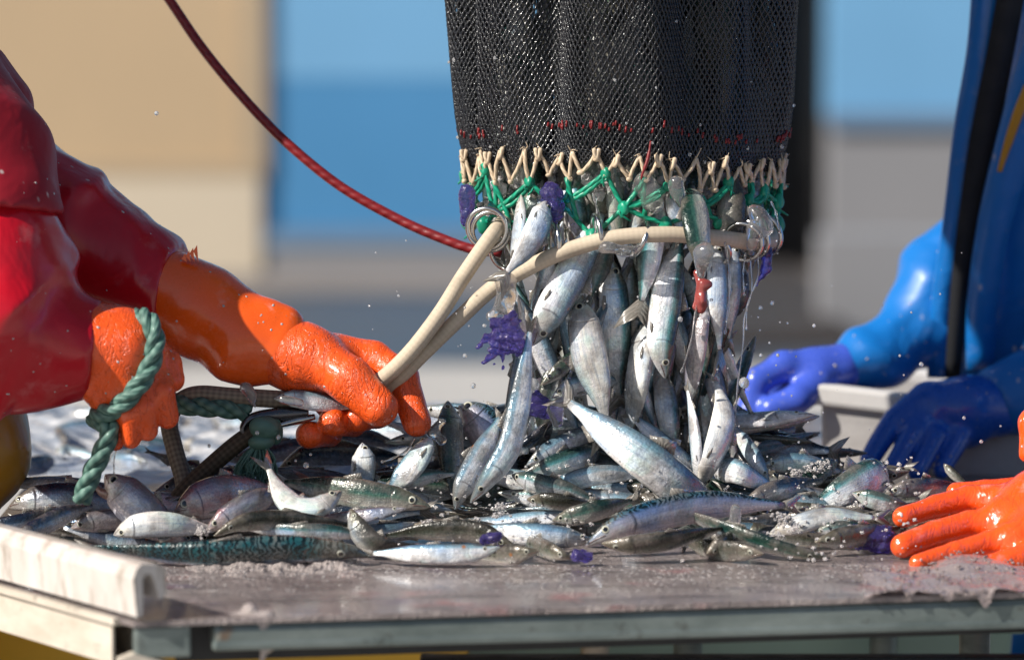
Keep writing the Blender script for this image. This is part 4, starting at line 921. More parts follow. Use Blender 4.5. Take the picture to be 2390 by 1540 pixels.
# ------------------------------------------------------------------ ropes
def rope(name, pts, r, mat, label, n=160, closed=False, cat='rope'):
    V, F, U = tube(crspline(pts, n, closed), r, 14, closed); return tag(mesh(name, V, F, M[mat], None, True, U), label, cat)
rope('purse_rope', [P(760, 925, .01), P(830, 915, -.01), P(890, 885, -.038), P(955, 825, -.046), P(1025, 735, -.038), P(1085, 640, -.012), P(1152, 545, .0), P(1185, 515, .06), P(1230, 505, .16), P(1400, 500, .24), P(1620, 505, .24), P(1770, 530, .15), P(1800, 560, .08), P(1760, 566, .03), P(1680, 556, -.012), P(1560, 547, -.03), P(1450, 553, -.034), P(1370, 570, -.032), P(1290, 598, -.026), P(1220, 632, -.022), P(1150, 672, -.018), P(1070, 745, -.024), P(990, 822, -.030), P(925, 885, -.026), P(860, 925, .0), P(780, 935, .016)], .0094, 'rope', 'thick beige braided rope threaded through the steel rings of the net', 420)
rope('haul_line', [P(-520, -1420, .60), P(-190, -880, .48), P(90, -450, .39), P(235, -228, .34), P(330, -90, .30), P(395, 0, .28), P(470, 110, .26), P(560, 220, .24), P(660, 325, .22), P(790, 432, .2), P(930, 512, .18), P(1040, 560, .16), P(1105, 582, .15), P(1170, 590, .14)], .0060, 'red_twine', 'thin red line sagging from upper left to the net', 320)
rope('braided_rope', [P(700, 935, -.01), P(620, 930, -.02), P(540, 925, -.025), P(470, 920, -.02), P(430, 930, -.01), P(405, 955, .01), P(395, 990, .02), P(408, 1050, .0), P(428, 1120, -.02), P(430, 1160, -.03)], .0105, 'grey_rope', 'grey braided rope running from the gripping glove to the wrapped hand', 180)
rope('braided_rope', [P(412, 1168, -.045), P(440, 1135, -.045), P(500, 1080, -.04), P(560, 1030, -.035), P(610, 1000, -.03)], .0105, 'brown_rope', 'dark brown braided rope slanting up from the fish to the hook', 90)
def trope(name, pts, R, label, n=200):
    return tag(twisted(crspline(pts, n), R, 3, R*6.5).build(name, M['green_rope']), label, 'rope')
trope('twisted_rope', [P(318, 742, -.145), P(345, 745, -.175), P(362, 790, -.185), P(352, 850, -.19), P(320, 905, -.195), P(275, 950, -.19), P(240, 966, -.175), P(222, 975, -.15), P(240, 985, -.165), P(258, 1000, -.18), P(240, 1050, -.18), P(212, 1110, -.175), P(188, 1168, -.17)], .0114, 'worn green twisted rope wrapped round the left glove with hanging end', 340)
trope('twisted_rope', [P(395, 925, .0), P(430, 945, -.02), P(480, 950, -.03), P(540, 955, -.03), P(580, 965, -.025)], .0115, 'short green twisted rope between the two orange gloves', 120)
kn = empty('rope_knot', P(612, 1010, -.03)); tag(kn, 'green rope knot with a frayed tassel hanging under the steel hook', 'knot')
m = MB(); m.add(*lump(P(618, 1000, -.045), .0185, 5, (1, .9, .78), .18, 2, ICO3)); m.add(*lump(P(610, 1030, -.045), .0165, 6, (1, .9, .6), .18, 2, ICO3)); m.add(*lump(P(640, 1005, -.03), .013, 9, (.8, .9, 1.2), .2, 2, ICO3)); m.build('knot', M['green_rope'], kn)
m = MB()
for k in range(90):
    s = r_.uniform(-1, 1); q = r_.uniform(-.5, 1); m.add(*tube(crspline([P(605+s*14, 1040, -.045+q*.008), P(600+s*36+r_.uniform(-8, 8), 1072, -.05+q*.012), P(594+s*42+r_.uniform(-14, 14), 1100+r_.uniform(-12, 12), -.05+q*.014), P(590+s*38+r_.uniform(-16, 16), 1118+r_.uniform(-18, 26), -.05+q*.014)], 9), np.linspace(.0016, .0008, 9), 5))
kind(m.build('frayed_tassel', M['green_rope'], kn), 'stuff')
hk = empty('snap_hook', P(640, 975, -.03)); tag(hk, 'dark steel snap hook held under the gripping glove', 'hook')
def strap(pts, w, t, n=60):
    V, F, U = tube(crspline(pts, n), 1.0, 12); c = crspline(pts, n); T_, N_, B2 = frames(c); out_ = []
    for i in range(n):
        for k in range(12):
            a = 2*math.pi*k/12; side = np.array([0, -1.0, 0]); nn = nrm(np.cross(T_[i], side)); out_.append(c[i]+nn*w[i]*math.cos(a)+side*t*math.sin(a))
    return np.vstack([np.array(out_), c[0][None], c[-1][None]]), F, U
w = np.interp(np.linspace(0, 1, 60), [0, .3, .6, 1], [.006, .009, .007, .003])
mesh('hook_body', *strap([P(720, 962, -.02), P(640, 968, -.028), P(590, 975, -.032), P(568, 995, -.034), P(570, 1018, -.034)], w, .008)[:2], M['dark_steel'], hk)
mesh('hook_gate', *strap([P(735, 972, -.02), P(690, 982, -.026), P(650, 992, -.03), P(620, 998, -.03)], w*.55, .006)[:2], M['steel'], hk)

# ------------------------------------------------------------------ people
def glove_mesh(prims, vox=.0023, disp=None): return sdf_mesh(prims, vox, disp, 3)
def c2(u0, v0, y0, u1, v1, y1, r0, r1, k=.007, sq=None): return cone(P(u0, v0, y0), P(u1, v1, y1), r0*PXM, r1*PXM, k, sq)
def body_prims(pel, chest, neck, head, sh, el, wr, hips, knees, feet):
    p = [cone(pel, chest, .13, .15, .05), cone(chest, neck, .11, .06, .05), cone(neck, head, .055, .06, .03), cone(head, head+np.array([0, 0, .05]), .088, .092, .02)]
    for s, e, w in zip(sh, el, wr): p += [cone(chest+(s-chest)*.3, s, .09, .06, .05), cone(s, e, .05, .04, .02), cone(e, w, .036, .020, .02)]
    for h, k, f in zip(hips, knees, feet): p += [cone(h, k, .085, .062, .05), cone(k, f, .058, .042, .02), cone(f, f+np.array([.0, -.12, -.03]), .045, .035, .02)]
    return p
def face(e, head, fwd):
    fwd = nrm(fwd); sd = np.cross((0, 0, 1.0), fwd); m = MB()
    m.add(*lump(head+fwd*.090+z*.0, .015, 1, (.8, .8, 1.3), .1)); m.add(*lump(head+fwd*.078-z*.040, .018, 2, (.7, .9, .3), .1))
    for s in (-1, 1): m.add(*lump(head+sd*s*.092+z*.01, .028, 3, (.5, .7, 1.1), .1))
    m.build('face_features', M['skin'], e)
    m = MB()
    for s in (-1, 1): m.add(*lump(head+fwd*.084+sd*s*.032+z*.028, .012, 4, (1, 1, .8), 0))
    m.build('eyes', M['boot'], e)
    V, F = sdf_mesh([cone(head+z*.05-fwd*.012, head+z*.085-fwd*.012, .098, .09, .01)], .008, None, 2); mesh('hat', V, F, M['wool'], e)
folds = Waves(34, 3); folds2 = Waves(70, 9)
def wrink(a1, a2): return lambda X: a1*folds(X)+a2*folds2(X)
# ---- worker in red, left
shN = P(-170, 260, -.02); elN = P(-90, 640, -.14); wrN = P(255, 800, -.15)
shF = P(-220, 250, .22); elF = P(70, 520, .10); wrF = P(560, 780, .02)
pel = np.array([-.83, .06, .93]); chest = np.array([-.80, .10, 1.30]); neck = np.array([-.74, .10, 1.50]); head = np.array([-.69, .10, 1.61])
hips = [np.array([-.80, -.05, .90]), np.array([-.80, .17, .90])]; knees = [np.array([-.74, -.08, .50]), np.array([-.76, .2, .5])]; feet = [np.array([-.84, -.06, .08]), np.array([-.84, .22, .08])]
V, F = sdf_mesh(body_prims(pel, chest, neck, head, [shN, shF], [elN, elF], [wrN, wrF], hips, knees, feet), .012, None, 2)
red = mesh('person', V, F, M['skin'], origin=np.array([-.82, .06, 0])); tag(red, 'worker in red oilskin and orange gloves gripping the net rope', 'person')
face(red, head, (1, -.1, -.35))
V, F = sdf_mesh([cone(pel+z*.12, chest, .155, .165, .06), cone(chest, neck-z*.01, .16, .09, .08),
    cone(chest+(shN-chest)*.4, shN, .13, .10, .06), 
    c2(-190, 200, .15, -100, 340, .12, 200, 190, .05), c2(-60, 200, .04, 8, 262, .03, 80, 68, .04)], .0052, sumf(wrink(.004, .0015), crease(.011, (60, 0, -42), 5), crease(.006, (-30, 30, 80), 8)), 2)
mesh('jacket', V, F, M['red_cloth'], red)
V, F = sdf_mesh([c2(-190, 200, .0, -90, 385, -.07, 205, 200, .05), c2(-90, 385, -.07, -66, 530, -.125, 200, 214, .03)], .0045, sumf(wrink(.004, .002), crease(.010, (70, 0, -45), 15), crease(.005, (-20, 30, 95), 18)), 2, None, [(P(60, 492, -.1), nrm(np.array([-.12, -.10, -1.0])))])
mesh('jacket_sleeve', V, F, M['red_cloth'], red)
hem = [P(-90, 585, -.262), P(0, 545, -.27), P(70, 520, -.262), P(135, 500, -.22), P(150, 492, -.17)]
V, F = sdf_mesh([c2(-110, 470, -.12, -40, 590, -.14, 180, 172, .03), c2(-40, 590, -.14, 0, 760, -.15, 180, 190, .03), c2(0, 770, -.15, 120, 806, -.15, 178, 116, .04), c2(120, 806, -.15, 250, 814, -.15, 114, 102, .02), c2(-170, 700, -.13, 0, 820, -.15, 190, 150, .05)], .0042, sumf(wrink(.004, .002), crease(.020, (58, 0, -70), 21), crease(.013, (90, 20, 50), 22), crease(.006, (60, 0, 200), 23)), 2, None, [(P(228, 806, -.15), nrm(P(255, 812, -.15)-P(160, 800, -.15)))])
mesh('sleeve', V, F, M['red_oil'], red)
V, F = sdf_mesh([c2(-20, 450, .10, 150, 550, .08, 180, 160, .05), c2(170, 560, .08, 300, 640, .055, 160, 125, .04), c2(300, 640, .055, 440, 718, .03, 126, 118, .03)], .0042, sumf(wrink(.003, .0015), crease(.014, (80, 10, 60), 31), crease(.010, (50, 10, -120), 32), crease(.005, (200, 0, 40), 33)), 2, None, [(P(404, 694, .035), nrm(P(430, 712, .03)-P(330, 655, .05)+np.array([.02, 0, .02])))])
mesh('sleeve', V, F, M['red_oil'], red)
# far hand: gauntlet and crinkled hand gripping the rope
gl = glove_mesh([c2(400, 688, .035, 470, 728, .025, 106, 106, .02), c2(470, 730, .025, 560, 782, .01, 106, 92, .02), c2(560, 782, .01, 645, 815, .0, 92, 79, .02), c2(640, 745, .005, 668, 748, .005, 30, 28, .03), c2(540, 840, -.01, 580, 860, -.005, 40, 30, .03)], .0026, wrink(.0012, .0006))
g1 = mesh('glove', *gl, M['orange_cuff'], red)
hand = glove_mesh([c2(640, 818, .0, 700, 835, .0, 78, 82, .01), c2(700, 835, .0, 775, 858, .01, 80, 72, .012, (1, .95, 1)),
    c2(740, 838, -.014, 818, 888, -.042, 60, 53, .014), c2(818, 888, -.042, 884, 950, -.058, 52, 46, .010),                       # thumb
    c2(790, 832, .02, 870, 842, .015, 52, 46, .012), c2(870, 842, .015, 938, 880, -.008, 44, 40, .006), c2(938, 880, -.008, 973, 985, -.034, 39, 34, .004),   # index
    c2(780, 870, .045, 880, 920, .055, 46, 42, .01), c2(880, 920, .055, 880, 962, .03, 40, 37, .006), c2(880, 962, .03, 835, 975, -.005, 37, 36, .005),    # middle
    c2(750, 880, .05, 840, 945, .06, 42, 40, .01), c2(840, 945, .06, 825, 988, .03, 36, 33, .004), c2(825, 988, .03, 776, 984, -.020, 32, 35, .002),       # ring
    c2(715, 885, .05, 790, 965, .06, 38, 36, .01), c2(790, 965, .06, 770, 1014, .03, 32, 30, .004), c2(770, 1014, .03, 722, 1014, -.018, 29, 33, .0015)], .0021, wrink(.0007, .0005))
mesh('hand', *hand, M['orange_hand'], g1)
m = MB()                                          # pinked edge of the gauntlet standing up from the sleeve
for k in range(4):
    a = P(424+k*9, 604-k*6, .0); m.add([a, P(433+k*9, 590-k*6, .0), P(436+k*9, 612, .0), a+[0, .006, 0], P(433+k*9, 590-k*6, .006), P(436+k*9, 612, .006)], [(0, 1, 2), (5, 4, 3), (0, 3, 4, 1), (1, 4, 5, 2), (2, 5, 3, 0)])
m.build('pinked_edge', M['orange_cuff'], g1, False)
# near hand: fist hanging down with the green rope round it
gl = glove_mesh([c2(215, 800, -.155, 280, 815, -.15, 92, 88, .02), c2(280, 815, -.15, 290, 880, -.15, 88, 82, .02), c2(235, 880, -.15, 255, 905, -.15, 62, 55, .02),
    c2(320, 820, -.14, 385, 850, -.135, 52, 38, .012), c2(385, 850, -.135, 400, 885, -.14, 34, 30, .006),
    c2(320, 860, -.15, 372, 915, -.165, 50, 36, .010), c2(372, 915, -.165, 391, 975, -.16, 33, 29, .0015),
    c2(300, 890, -.16, 335, 950, -.175, 46, 36, .010), c2(335, 950, -.178, 345, 1004, -.172, 31, 27, .0012),
    c2(280, 900, -.16, 308, 970, -.18, 44, 34, .010), c2(306, 970, -.182, 306, 1024, -.176, 28, 25, .0012),
    c2(255, 915, -.15, 275, 975, -.165, 40, 32, .010), c2(272, 975, -.165, 270, 1030, -.158, 27, 23, .0012)], .0023, wrink(.0014, .0009))
mesh('glove', *gl, M['orange_hand'], red)
# yellow bib trousers and boots
V, F = sdf_mesh([cone(pel+z*.02, pel+z*.15, .17, .165, .05), c2(-220, 1000, .0, -110, 1030, .03, 190, 150, .05), c2(-60, 960, .03, -40, 1050, .02, 110, 100, .05), c2(-40, 1050, .02, -105, 1180, .0, 98, 105, .03),
    cone(hips[0], knees[0], .125, .10, .05), cone(hips[1], knees[1], .125, .10, .05), cone(knees[0], feet[0]+z*.15, .10, .09, .03), cone(knees[1], feet[1]+z*.15, .10, .09, .03)], .0085, wrink(.006, .003), 2)
mesh('trousers', V, F, M['yellow_oil'], red)
for f in feet:
    V, F = sdf_mesh([cone(f+z*.02, f+z*.2, .06, .075, .02), cone(f-z*.02, f+np.array([.14, -.02, -.03]), .06, .05, .03)], .008, None, 2); mesh('boot', V, F, M['boot'], red)
# ---- worker in blue, right, behind the table
bs = P(2360, 500, .72); be = P(2160, 760, .66); bw = P(1935, 868, .55)
ns = P(2700, 300, .55); ne = P(2620, 820, .58); nw = P(2320, 955, .48)
bx = P(2480, 400, .86)[0]
pelb = np.array([bx+.16, 1.36, .95]); chb = np.array([bx+.13, .86, 1.34]); nkb = np.array([bx+.07, .64, 1.56]); hdb = np.array([bx+.03, .56, 1.68])
hb = [np.array([bx+.06, 1.40, .90]), np.array([bx+.22, 1.40, .90])]; kb = [np.array([bx-.14, 1.30, .5]), np.array([bx+.07, 1.36, .5])]; fb = [np.array([bx-.16, 1.40, .08]), np.array([bx+.08, 1.46, .08])]
V, F = sdf_mesh(body_prims(pelb, chb, nkb, hdb, [bs, ns], [be, ne], [bw, nw], hb, kb, fb), .012, None, 2)
blue = mesh('person', V, F, M['skin'], origin=np.array([bx, 1.42, 0])); tag(blue, 'worker in blue oilskin and blue rubber gloves at the right', 'person')
face(blue, hdb, (-.5, -1, -.4))
V, F = sdf_mesh([cone(pelb+z*.05, chb, .18, .2, .06), cone(chb, nkb, .17, .09, .08), 
    c2(2520, -90, .54, 2505, 60, .58, 190, 195, .05), c2(2505, 60, .58, 2425, 500, .65, 195, 176, .05), c2(2425, 500, .65, 2362, 800, .70, 174, 158, .05), c2(2362, 800, .70, 2350, 900, .71, 156, 148, .03), c2(2600, -100, .62, 2580, 800, .80, 250, 260, .1)], .0065, sumf(wrink(.004, .0015), crease(.010, (75, 0, 14), 51, .2), crease(.006, (30, 0, 60), 52, .2)), 2)
mesh('jacket', V, F, M['blue_oil'], blue)
V, F = sdf_mesh([c2(2330, 500, .74, 2215, 610, .68, 95, 98, .04), c2(2215, 610, .68, 2172, 740, .64, 96, 104, .04), c2(2172, 740, .64, 2050, 822, .59, 98, 78, .03), c2(2050, 822, .59, 1920, 878, .55, 76, 58, .03)], .0052, sumf(wrink(.004, .002), crease(.014, (80, 10, 60), 41), crease(.010, (50, 0, -120), 42), crease(.005, (180, 0, -60), 43)), 2, None, [(P(1932, 872, .55), nrm(P(1932, 872, .55)-P(2040, 822, .585)))])
mesh('sleeve', V, F, M['blue_oil'], blue)
V, F = sdf_mesh([cone(ns, ne, .085, .075, .03), cone(ne, P(2500, 880, .53), .075, .06, .03), c2(2560, 860, .56, 2420, 905, .50, 120, 100, .03), c2(2420, 905, .50, 2290, 955, .475, 102, 78, .03)], .005, sumf(wrink(.003, .002), crease(.010, (60, 10, 40), 61, .2), crease(.006, (30, 0, -70), 62, .2)), 2, None, [(P(2312, 948, .475), nrm(P(2318, 945, .475)-P(2420, 905, .5)))])
mesh('sleeve', V, F, M['blue_oil'], blue)
def flap(name, pts, w, t, mat):
    m = MB(); c = crspline(pts, 24); T_ = nrm(np.gradient(c, axis=0)); s = nrm(np.cross(T_, np.array([0, -1.0, 0]))); w = np.interp(np.linspace(0, 1, 24), np.linspace(0, 1, len(w)), w)[:, None]*PXM
    f = np.array([0, -1.0, 0])*t; V = np.stack([c-s*w, c+s*w, c+s*w+f, c-s*w+f], 1).reshape(-1, 3)
    F = [(4*i+a, 4*i+(a+1) % 4, 4*i+4+(a+1) % 4, 4*i+4+a) for i in range(23) for a in range(4)]+[(3, 2, 1, 0), (92, 93, 94, 95)]
    return mesh(name, V, F, mat, blue, True)
flap('front_panel', [P(2312, -60, .455), P(2296, 120, .475), P(2262, 300, .51), P(2232, 520, .548), P(2204, 700, .585), P(2190, 880, .612)], [46, 44, 40, 36, 34, 30], .012, M['blue_oil'])
flap('front_opening', [P(2368, -60, .435), P(2335, 120, .455), P(2300, 300, .495), P(2262, 520, .535), P(2238, 700, .575), P(2222, 880, .605)], [34, 34, 36, 30, 24, 20], .006, M['dark_cloth'])
flap('storm_flap', [P(2460, 60, .44), P(2400, 240, .468), P(2345, 420, .505), P(2312, 560, .535), P(2290, 720, .565), P(2286, 860, .59)], [66, 58, 48, 42, 38, 36], .012, M['blue_oil'])
flap('yellow_brace', [P(2400, 200, .45), P(2372, 270, .47), P(2345, 350, .49), P(2330, 400, .50)], [12, 13, 11, 6], .012, M['yellow_oil'])
gl = glove_mesh([c2(2040, 822, .585, 1955, 862, .56, 50, 54, .02), c2(1955, 862, .56, 1905, 872, .55, 56, 62, .02), c2(1905, 862, .55, 1830, 855, .535, 52, 42, .015), c2(1830, 855, .535, 1768, 890, .52, 40, 36, .008), c2(1768, 890, .52, 1748, 965, .515, 36, 32, .006), c2(1748, 965, .515, 1752, 1012, .52, 31, 28, .005),
    c2(1905, 895, .53, 1862, 928, .505, 46, 40, .012), c2(1862, 928, .505, 1800, 952, .50, 38, 34, .005),
    c2(1900, 870, .58, 1830, 872, .575, 46, 38, .01), c2(1830, 872, .575, 1790, 930, .57, 36, 33, .006), c2(1790, 930, .57, 1785, 1010, .57, 32, 28, .005),
    c2(1895, 880, .60, 1840, 900, .60, 42, 34, .01), c2(1840, 900, .60, 1815, 1000, .60, 33, 28, .005), c2(1880, 890, .62, 1850, 930, .62, 36, 30, .01), c2(1850, 930, .62, 1845, 1000, .62, 29, 26, .005)], .003, wrink(.0014, .0008))
mesh('glove', *gl, M['periwinkle'], blue)
gl = glove_mesh([c2(2330, 955, .475, 2260, 950, .46, 72, 72, .02), c2(2260, 950, .46, 2185, 950, .45, 76, 66, .02), c2(2200, 985, .46, 2250, 1000, .46, 50, 50, .02),
    c2(2160, 930, .45, 2092, 980, .43, 44, 34, .010), c2(2088, 978, .43, 2030, 1072, .40, 30, 25, .002),
    c2(2175, 960, .445, 2130, 1005, .42, 40, 34, .008), c2(2132, 1008, .415, 2084, 1092, .38, 28, 24, .0015),
    c2(2200, 975, .45, 2180, 1015, .425, 40, 34, .008), c2(2184, 1018, .415, 2140, 1102, .38, 28, 24, .0015),
    c2(2245, 985, .455, 2232, 1020, .43, 40, 32, .008), c2(2238, 1022, .425, 2198, 1098, .395, 27, 23, .0015),
    c2(2240, 920, .50, 2140, 960, .53, 40, 34, .01), c2(2140, 960, .53, 2090, 1030, .54, 32, 27, .006)], .003, wrink(.0012, .0008))
mesh('glove', *gl, M['blue_glove'], blue)
V, F = sdf_mesh([cone(pelb-z*.05, pelb+z*.1, .17, .17, .05)]+[q for h, k, f in zip(hb, kb, fb) for q in (cone(h, k, .13, .11, .05), cone(k, f+z*.1, .11, .10, .03))], .010, wrink(.006, .003), 2)
mesh('trousers', V, F, M['blue_oil'], blue)
for f in fb:
    V, F = sdf_mesh([cone(f+z*.02, f+z*.12, .07, .09, .02), cone(f-z*.02, f+np.array([-.02, -.14, -.03]), .06, .05, .03)], .009, None, 2); mesh('boot', V, F, M['boot'], blue)
# ---- worker reaching in from the right edge: only the gloves show
def hy(v): return -.262+(1322-v)*.00105
wq = P(2560, 1160, -.12); eq = P(2950, 1000, -.15)
px = 1.12
pel3 = np.array([px, -.15, .93]); ch3 = np.array([px-.08, -.13, 1.30]); nk3 = np.array([px-.12, -.12, 1.5]); hd3 = np.array([px-.15, -.12, 1.62])
s3 = [np.array([px-.1, -.32, 1.38]), np.array([px-.1, .06, 1.38])]
e3 = [np.array([px-.13, -.30, 1.10]), np.array([px-.13, .10, 1.12])]; w3 = [P(2620, 1130, -.14), P(2700, 980, .04)]
h3 = [np.array([px, -.25, .9]), np.array([px, -.03, .9])]; k3 = [np.array([px-.03, -.26, .5]), np.array([px-.03, 0, .5])]; f3 = [np.array([px+.03, -.26, .08]), np.array([px+.03, .0, .08])]
V, F = sdf_mesh(body_prims(pel3, ch3, nk3, hd3, s3, e3, w3, h3, k3, f3), .012, None, 2)
third = mesh('person', V, F, M['skin'], origin=np.array([px, -.15, 0])); tag(third, 'worker at right edge of whom only wet orange gloves show', 'person')
face(third, hd3, (-1, 0, -.4))
V, F = sdf_mesh([cone(pel3+z*.05, ch3, .16, .18, .06), cone(ch3, nk3, .16, .085, .08)]+[q for s, e, w in zip(s3, e3, w3) for q in (cone(s, e, .10, .085, .05), cone(e, w, .085, .065, .03))], .010, wrink(.006, .002), 2)
mesh('jacket', V, F, M['blue_oil'], third)
V, F = sdf_mesh([cone(pel3-z*.03, pel3+z*.1, .165, .165, .05)]+[q for h, k, f in zip(h3, k3, f3) for q in (cone(h, k, .12, .1, .05), cone(k, f+z*.1, .1, .095, .03))], .011, wrink(.006, .003), 2)
mesh('trousers', V, F, M['blue_oil'], third)
for f in f3:
    V, F = sdf_mesh([cone(f+z*.02, f+z*.12, .07, .09, .02), cone(f-z*.02, f+np.array([-.14, 0, -.03]), .06, .05, .03)], .009, None, 2); mesh('boot', V, F, M['boot'], third)
def k2(u0, v0, u1, v1, r0, r1, k=.005, d0=0, d1=0): return c2(u0, v0, hy(v0)+d0, u1, v1, hy(v1)+d1, r0, r1, k)
gl = glove_mesh([k2(2640, 1130, 2440, 1190, 95, 98, .02), k2(2440, 1185, 2350, 1215, 88, 62, .02), k2(2420, 1250, 2370, 1265, 72, 50, .02),
    k2(2350, 1172, 2262, 1165, 44, 33, .010), k2(2262, 1165, 2185, 1183, 32, 30, .004), k2(2185, 1183, 2108, 1206, 29, 26, .003),
    k2(2350, 1222, 2262, 1224, 40, 34, .010), k2(2262, 1224, 2180, 1246, 33, 31, .003), k2(2180, 1246, 2106, 1273, 30, 27, .003),
    k2(2380, 1262, 2310, 1270, 40, 31, .010), k2(2310, 1270, 2230, 1290, 29, 27, .003), k2(2230, 1290, 2143, 1314, 26, 20, .003),
    k2(2420, 1300, 2350, 1314, 44, 32, .010), k2(2350, 1314, 2282, 1326, 30, 25, .003),
    k2(2400, 1150, 2300, 1152, 40, 32, .010, .05, .05), k2(2300, 1152, 2232, 1150, 30, 24, .005, .05, .05)], .0022, wrink(.0009, .0007))
g3 = mesh('glove', *gl, M['orange_wet'], third)
gl = glove_mesh([c2(2700, 980, .04, 2520, 1000, .02, 90, 85, .02), c2(2520, 1000, .02, 2440, 1000, .02, 80, 60, .02), c2(2450, 960, .02, 2408, 985, .01, 38, 32, .01), c2(2408, 985, .01, 2398, 1060, .0, 27, 22, .005), c2(2460, 1010, .0, 2430, 1060, -.01, 36, 28, .01), c2(2430, 1060, -.01, 2425, 1110, -.01, 27, 22, .004), c2(2490, 1020, .0, 2470, 1080, -.01, 36, 27, .01), c2(2470, 1080, -.01, 2468, 1120, -.01, 26, 22, .004), c2(2530, 1020, .0, 2515, 1080, -.01, 34, 24, .01), c2(2480, 950, -.02, 2440, 930, -.03, 34, 26, .01)], .003, wrink(.0009, .0007))
mesh('glove', *gl, M['orange_wet'], third)

# ------------------------------------------------------------------ ice, slush, jelly, slime and drops
def heap(name, items, mat, k, base=ICO2):
    m = MB()
    for (c, r, s, sq) in items:
        V, F = shard(c, r*1.15, s, sq); m.add(V, F)
    return kind(m.build(name, mat, None, False), 'stuff')
def mound(u0, u1, v0, v1, n1, n2, hf, name, mat, shards=0, sr=(.0006, .002)):
    V = []; w1, w2, w3 = Waves(120, 61), Waves(330, 62), Waves(800, 63)
    for i in range(n1):
        for j in range(n2):
            a, b = i/(n1-1), j/(n2-1); q = PT(u0+(u1-u0)*a, v0+(v1-v0)*b); V.append(q+z*(hf(a, b)))
    V = np.array(V); e = np.array([min(1, 5*i/(n1-1), 5*(1-i/(n1-1)), 5*j/(n2-1), 5*(1-j/(n2-1))) for i in range(n1) for j in range(n2)])
    V[:, 2] += e*(.0045*w1(V)+.003*w2(V)+.0014*w3(V))-.0015
    m = MB(); m.add(V, [(i*n2+j, i*n2+j+1, (i+1)*n2+j+1, (i+1)*n2+j) for i in range(n1-1) for j in range(n2-1)])
    for k in range(shards):
        p = V[r_.randrange(len(V))]
        if p[2] < TZ+.0005: continue
        m.add(*shard(p, r_.uniform(*sr), k+300, (1.2, 1, .8)))
    return kind(m.build(name, mat), 'stuff')
mound(420, 880, 1296, 1352, 230, 60, lambda a, b: .013*math.exp(-((b-.35)/.26)**2)*(.35+.65*abs(math.sin(a*9.5+.6)))*min(1, 6*a, 6*(1-a)), 'crushed_ice', M['slush2'], 900)
it = []
for k in range(1300):
    u = r_.uniform(380, 2380); v = 1318+abs(r_.gauss(0, 30)); it.append((PT(u, min(v, 1378)), r_.uniform(.0004, .0015), k+900, (1.3, 1, .5)))
heap('ice_crumbs', it, M['ice'], 0, ICO1)
it = []
for k in range(420):                               # ice scattered on the fish
    u = r_.uniform(900, 2150); v = r_.uniform(1060, 1300); p = P(u, v, ypile(v)-.045); p[2] -= .004; it.append((p, r_.uniform(.0008, .0028), k+2000, (1, 1, .8)))
for (u, v, r) in ((1000, 1222, .014), (1030, 1230, .011), (1590, 1150, .010), (1830, 1210, .012), (1850, 1235, .011), (1815, 1250, .010), (470, 1240, .012), (1255, 1225, .01), (1165, 1185, .012), (1900, 1095, .014), (1860, 1105, .012), (1925, 1085, .011)):
    for q in range(34): it.append((P(u+r_.gauss(0, r*800), v+r_.gauss(0, r*560), ypile(v)-.035-r_.uniform(0, .012)), r_.uniform(.06, .2)*r, int(u)+q*7, (1, .8, .8)))
heap('ice_lumps', it, M['ice'], 0)
V = []; w1, w2, w3 = Waves(38, 71), Waves(95, 72), Waves(230, 73)
n1, n2 = 190, 130
gx, gy = np.meshgrid(np.linspace(-.70, .12, n1), np.linspace(.40, 1.13, n2), indexing='ij'); V = np.stack([gx.ravel(), gy.ravel(), np.full(n1*n2, TZ)], 1)
hgt = .012+.013*w1(V)+.008*w2(V)+.003*w3(V); hgt *= np.clip((V[:, 1]-.40)*9, 0, 1)*np.clip((.12-V[:, 0])*9, 0, 1); V[:, 2] += np.maximum(hgt, -.004)-.001
kind(mesh('ice_bed', V, [(i*n2+j, (i+1)*n2+j, (i+1)*n2+j+1, i*n2+j+1) for i in range(n1-1) for j in range(n2-1)], M['snow']), 'stuff')
# slush running over the right front edge of the table
V, F = [], []
n1, n2 = 120, 46; wv, wv2 = Waves(60, 31), Waves(190, 32)
for i in range(n1):
    a = i/(n1-1); u = 2010+a*520
    edge = FL+fdir*((P(u, 1390, -.44)[0]-FL[0])/fdir[0])
    far = PT(u, 1318+18*math.sin(a*9))
    ov = max(0, .5+.9*math.sin(a*14+1)+1.0*math.sin(a*37)+.6*math.sin(a*71))*(.006 if a > .12 else 0)
    for j in range(n2):
        b = j/(n2-1); bb = b*(1.0)
        q = far+(edge-far)*min(b/.86, 1)
        hgt = (.003+.009*math.exp(-((a-.5)/.28)**2)*math.exp(-((b-.42)/.3)**2))*min(1, b*6)*min(1, a*6)
        q = q+z*hgt
        if b > .86: t = (b-.86)/.14; q = q-inw*.004*math.sin(min(1, t*2)*1.57)-z*(ov*t)+z*.001*(1-t)
        V.append(q)
V = np.array(V); V += np.stack([0*V[:, 0], 0*V[:, 0], .0055*wv(V)+.003*wv2(V)], 1)
F = [(i*n2+j, (i+1)*n2+j, (i+1)*n2+j+1, i*n2+j+1) for i in range(n1-1) for j in range(n2-1)]
SV, SF = V, F
m = MB(); m.add(SV, SF)
for k in range(420):
    p = SV[r_.randrange(len(SV))]; a = (p[0]-SV[:, 0].min())/.26
    Vv, Ff = shard(p+z*r_.uniform(-.001, .006), r_.uniform(.0005, .0024), k+7000, (1.2, 1, .7)); m.add(Vv, Ff)
kind(m.build('fish_slush', M['slush'], None, True), 'stuff')
